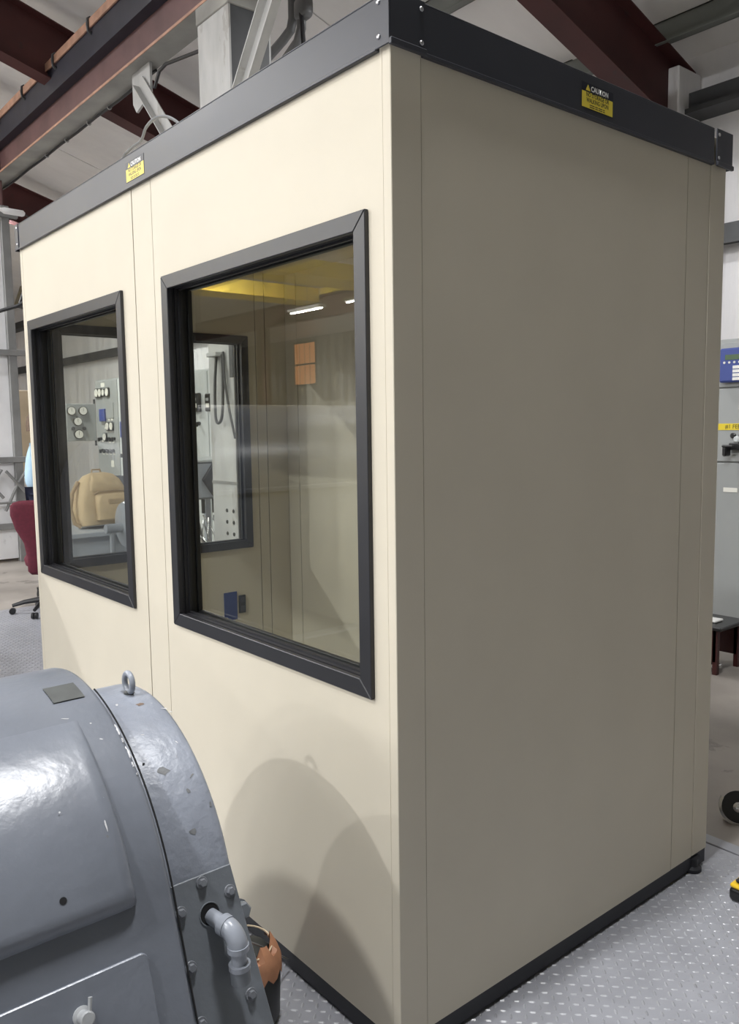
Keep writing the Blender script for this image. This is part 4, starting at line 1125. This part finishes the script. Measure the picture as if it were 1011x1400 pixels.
# person standing behind the booth, mostly hidden by its corner
def person(x, y, rz):
    t = thing('person', (x, y, 0), 'person in a pale blue shirt and navy trousers standing behind the booth', 'person')
    M = Matrix.Translation((x, y, 0)) @ Matrix.Rotation(rz, 4, 'Z')
    def skin(nm, vs, es, rad, m, root=0):
        me = bpy.data.meshes.new(nm)
        me.from_pydata([M @ Vector(v) for v in vs], es, [])
        o = bpy.data.objects.new(nm, me); COL.objects.link(o)
        md = o.modifiers.new('skin', 'SKIN'); md.use_smooth_shade = True
        for i, r in enumerate(rad):
            d = me.skin_vertices[0].data[i]
            d.radius = r if isinstance(r, tuple) else (r, r)
            d.use_root = (i == root)
        s = o.modifiers.new('sub', 'SUBSURF'); s.levels = 2; s.render_levels = 2
        me.materials.append(m)
        attach(o, t)
        return o
    # body with trousers: pelvis to shoes (one mesh), then shirt, head, hands
    skin('trousers', [(0,0,.98), (0,.10,.93), (0,-.10,.93), (.01,.11,.50), (.01,-.11,.50), (-.01,.12,.10), (-.01,-.12,.10)],
         [(0,1),(0,2),(1,3),(2,4),(3,5),(4,6)], [(.13,.16), .105, .105, .075, .075, .06, .06], M_TROUS)
    for s in (1, -1):
        loft('shoe', [(0, .05, s*.12, .13, .045), (.03, .05, s*.12, .135, .05), (.07, .02, s*.12, .10, .045), (.10, -.02, s*.12, .06, .045)], M_BLACK, t, M, .8)
    skin('shirt', [(0,0,1.0), (0,0,1.16), (0,0,1.34), (0,0,1.44), (0,.17,1.40), (0,-.17,1.40), (.0,.25,1.15), (.0,-.25,1.15), (.10,.25,.97), (.10,-.25,.97)],
         [(0,1),(1,2),(2,3),(2,4),(2,5),(4,6),(5,7),(6,8),(7,9)], [(.12,.17), (.115,.155), (.125,.175), (.07,.08), .07, .07, .052, .052, .042, .042], M_SHIRT)
    for s in (1, -1):
        vs = [(.10, s*.25, .97), (.14, s*.25, .93), (.17, s*.25, .89)]
        es = [(0,1),(1,2)]; rad = [.03, (.022,.036), (.018,.036)]
        for k, (dy, l) in enumerate(((-.028, .07), (-.009, .08), (.010, .075), (.028, .06))):
            vs += [(.19, s*.25 + dy, .865), (.20, s*.25 + dy, .865 - l*.6), (.19, s*.25 + dy, .865 - l)]
            i = len(vs) - 3
            es += [(2, i), (i, i+1), (i+1, i+2)]; rad += [.009, .0085, .007]
        vs += [(.16, s*.25 - s*.04, .90), (.185, s*.25 - s*.055, .87)]
        i = len(vs) - 2
        es += [(1, i), (i, i+1)]; rad += [.011, .009]
        skin('hand', vs, es, rad, M_SKIN)
    loft('head', [(1.42, -.005, 0, .05, .052), (1.475, .0, 0, .052, .055), (1.50, .03, 0, .075, .058), (1.54, .02, 0, .092, .068), (1.60, .012, 0, .098, .076), (1.65, .005, 0, .098, .078), (1.70, -.004, 0, .085, .068), (1.735, -.01, 0, .045, .038)], M_SKIN, t, M, .95, 24)
    MB().ell(M @ Vector((.118, 0, 1.575)), (.018, .016, .026)).build('nose', M_SKIN, t, smooth=True)
    for s in (1, -1):
        MB().ell(M @ Vector((-.005, s*.08, 1.58)), (.018, .010, .032)).build('ear', M_SKIN, t, smooth=True)
        MB().ell(M @ Vector((.100, s*.032, 1.61)), (.010, .013, .008)).build('eye', M_WHITE, t, smooth=True)
    MB().ell(M @ Vector((.108, 0, 1.525)), (.008, .024, .006)).build('mouth', M_MAROON, t, smooth=True)
    loft('hair', [(1.57, -.045, 0, .06, .074), (1.62, -.028, 0, .08, .082), (1.67, -.012, 0, .092, .083), (1.71, -.008, 0, .085, .073), (1.745, -.012, 0, .05, .042)], M_HAIR, t, M, .95, 24)
    return t
person(-6.62, 1.335, R(68))

# ---------------------------------------------------------------- left: sliding door with steel frame
door = thing('sliding_door', (-9.0, .7, 0), 'tall pale sheet-clad sliding door with steel frame at the far left', 'door')
zs_ = [.02, .43, 1.23, 2.50, 4.10]
for k in range(4):
    for ya, yb in ((-.45, 1.80),):
        MB().box(-9.06, -9.03, ya, yb, zs_[k] + .01, zs_[k+1] - .01).build('sheet_panel', M_PANELW, door, bevel=.004)
for y in (-.55, 1.80): MB().box(-9.08, -8.98, y, y + .095, -.012, 4.2).build('post', M_POST, door, bevel=.006)
for z in zs_[1:]: MB().box(-9.02, -8.96, -.55, 1.99, z - .035, z + .035).build('rail', M_POST, door, bevel=.006)
gate = thing('folding_gate', (-8.93, 1.3, .4), 'rusty folding scissor bars low on the sliding door', 'gate')
for k in range(4):
    y = 1.93 - k * .30
    MB().tube([(-8.94, y, 1.12), (-8.94, y - .13, .93), (-8.94, y - .28, .62)], .018, 8).build('gate_bar', M_POST, gate, smooth=True)
    MB().tube([(-8.92, y, .78), (-8.92, y - .12, .93), (-8.92, y - .26, 1.10)], .018, 8).build('gate_bar', M_POST, gate, smooth=True)
MB().cyl((-8.93, 1.95, .72), (-8.93, .6, .72), .014, 8).build('pivot_rod', M_POST, gate)
tag(MB().prism([(p[0] - 9.35, p[1] + 1.60) for p in ibeam_profile(.30, .30, .016, .012)], 2, -.012, roof_z(1.6) - .2).build('red_column', M_RUN), 'red-brown steel column behind the sliding door', 'column')
lf = thing('tube_lamp', (-8.0, 1.6, 3.9), 'pale tube lamp on a thin arm at the far left', 'lamp')
MB().tube([(-8.0, 1.44, 3.905), (-8.0, 1.52, 3.905), (-8.0, 1.55, 3.90), (-8.0, 1.74, 3.895), (-8.0, 1.76, 3.89)], [.02, .02, .033, .033, .02], 14).build('tube', M_TUBE, lf, smooth=True)
MB().cyl((-8.0, .4, 3.92), (-8.0, 1.45, 3.905), .022, 8).build('arm', M_DARK, lf, smooth=True)
MB().tube([(-8.0, 1.76, 3.89), (-8.0, 1.82, 3.86), (-8.0, 1.85, 3.75), (-8.0, 1.86, 3.6)], .008, 6).build('lead', M_CABLE, lf, smooth=True)
tag(MB().tube([(-8.3, .6, 2.7), (-8.1, 1.2, 2.76), (-7.9, 1.6, 2.9), (-7.7, 1.9, 3.1)], .02, 8).build('sagging_cable', M_CABLE, None, smooth=True), 'dark cable sagging across the sliding door', 'cable')
tag(MB().box(-10.3, -10.25, 2.15, 2.75, 1.0, 2.12).build('tan_partition', M_TANW, None, bevel=.01), 'tan board standing behind the person in blue', 'board')
bxs = thing('wall_speaker', (-10.0, 2.4, 3.2), 'dark wedge speaker above the tan board', 'speaker')
MB().prism([(2.22, 3.2), (2.45, 3.15), (2.45, 3.45), (2.32, 3.48)], 0, -10.1, -9.9).build('speaker_case', M_BLACK, bxs, bevel=.01)
MB().cyl((-10.0, 2.4, 3.45), (-10.0, 2.4, 4.3), .015, 8).build('bracket', M_DARK, bxs)

# ---------------------------------------------------------------- right: stool, grinder, battery
st = thing('step_stool', (-1.2, 3.78, 0), 'low dark red stool with black top in front of the switchgear', 'stool')
MB().box(-1.45, -1.065, 3.60, 3.95, .275, .30).build('stool_top', M_BLACK, st, bevel=.006)
MB().box(-1.42, -1.11, 3.63, 3.65, .07, .275).build('apron', M_REDDK, st)
MB().box(-1.42, -1.11, 3.90, 3.92, .07, .275).build('apron', M_REDDK, st)
for x in (-1.42, -1.13):
    for y in (3.63, 3.90): MB().box(x, x + .03, y, y + .03, -.012, .275).build('leg', M_REDDK, st)
MB().box(-1.42, -1.10, 3.65, 3.70, .02, .05).build('foot_rail', M_CHROME, st, bevel=.005)
tag(MB().box(-1.36, -1.15, 3.70, 3.80, .3005, .315).build('folded_rag', M_INKW, None, bevel=.005), 'crumpled white rag on the low stool', 'rag')
gr = thing('angle_grinder', (-.06, 1.86, 0), 'angle grinder with bright guard lying on dark concrete by the plate edge', 'grinder')
c = Vector((-.085, 1.87, .050)); nrm = Vector((.45, -.78, .25)).normalized()
q = nrm.to_track_quat('Z', 'Y').to_matrix().to_4x4()
Mg = Matrix.Translation(c) @ q
MB().lathe([(.062, -.004), (.062, .0)], Mg, 36).build('grinding_disc', M_BLACK, gr, smooth=True)
MB().lathe([(.02, 0), (.02, .012), (.014, .016)], Mg, 16).build('flange_nut', M_CHROME, gr, smooth=True)
P = []
for i in range(19):
    a = R(150 + 190 * i / 18)
    P.append([Mg @ Vector((.072 * math.cos(a), .072 * math.sin(a), z)) for z in (-.03, .014)] + [Mg @ Vector((.062 * math.cos(a), .062 * math.sin(a), .016))])
MB().grid(P).build('guard', M_CHROME, gr, smooth=True)
MB().tube([Mg @ Vector(p) for p in ((.0, .0, -.01), (.0, .0, -.05), (.03, .02, -.06), (.16, .05, -.06), (.24, .05, -.05))], [.025, .03, .03, .028, .026], 14).build('tool_body', M_TOOLY, gr, smooth=True)
bt = thing('battery_pack', (.22, 1.36, 0), 'black and yellow tool battery on the tread plate at right edge', 'battery')
MB().box(.165, .285, 1.30, 1.385, .0026, .045).build('black_case', M_BLACK, bt, bevel=.012, seg=3)
MB().box(.167, .283, 1.302, 1.383, .045, .060).build('yellow_band', M_TOOLY, bt, bevel=.008, seg=2)
MB().box(.18, .27, 1.315, 1.37, .060, .075).build('terminal_block', M_BLACK, bt, bevel=.005)
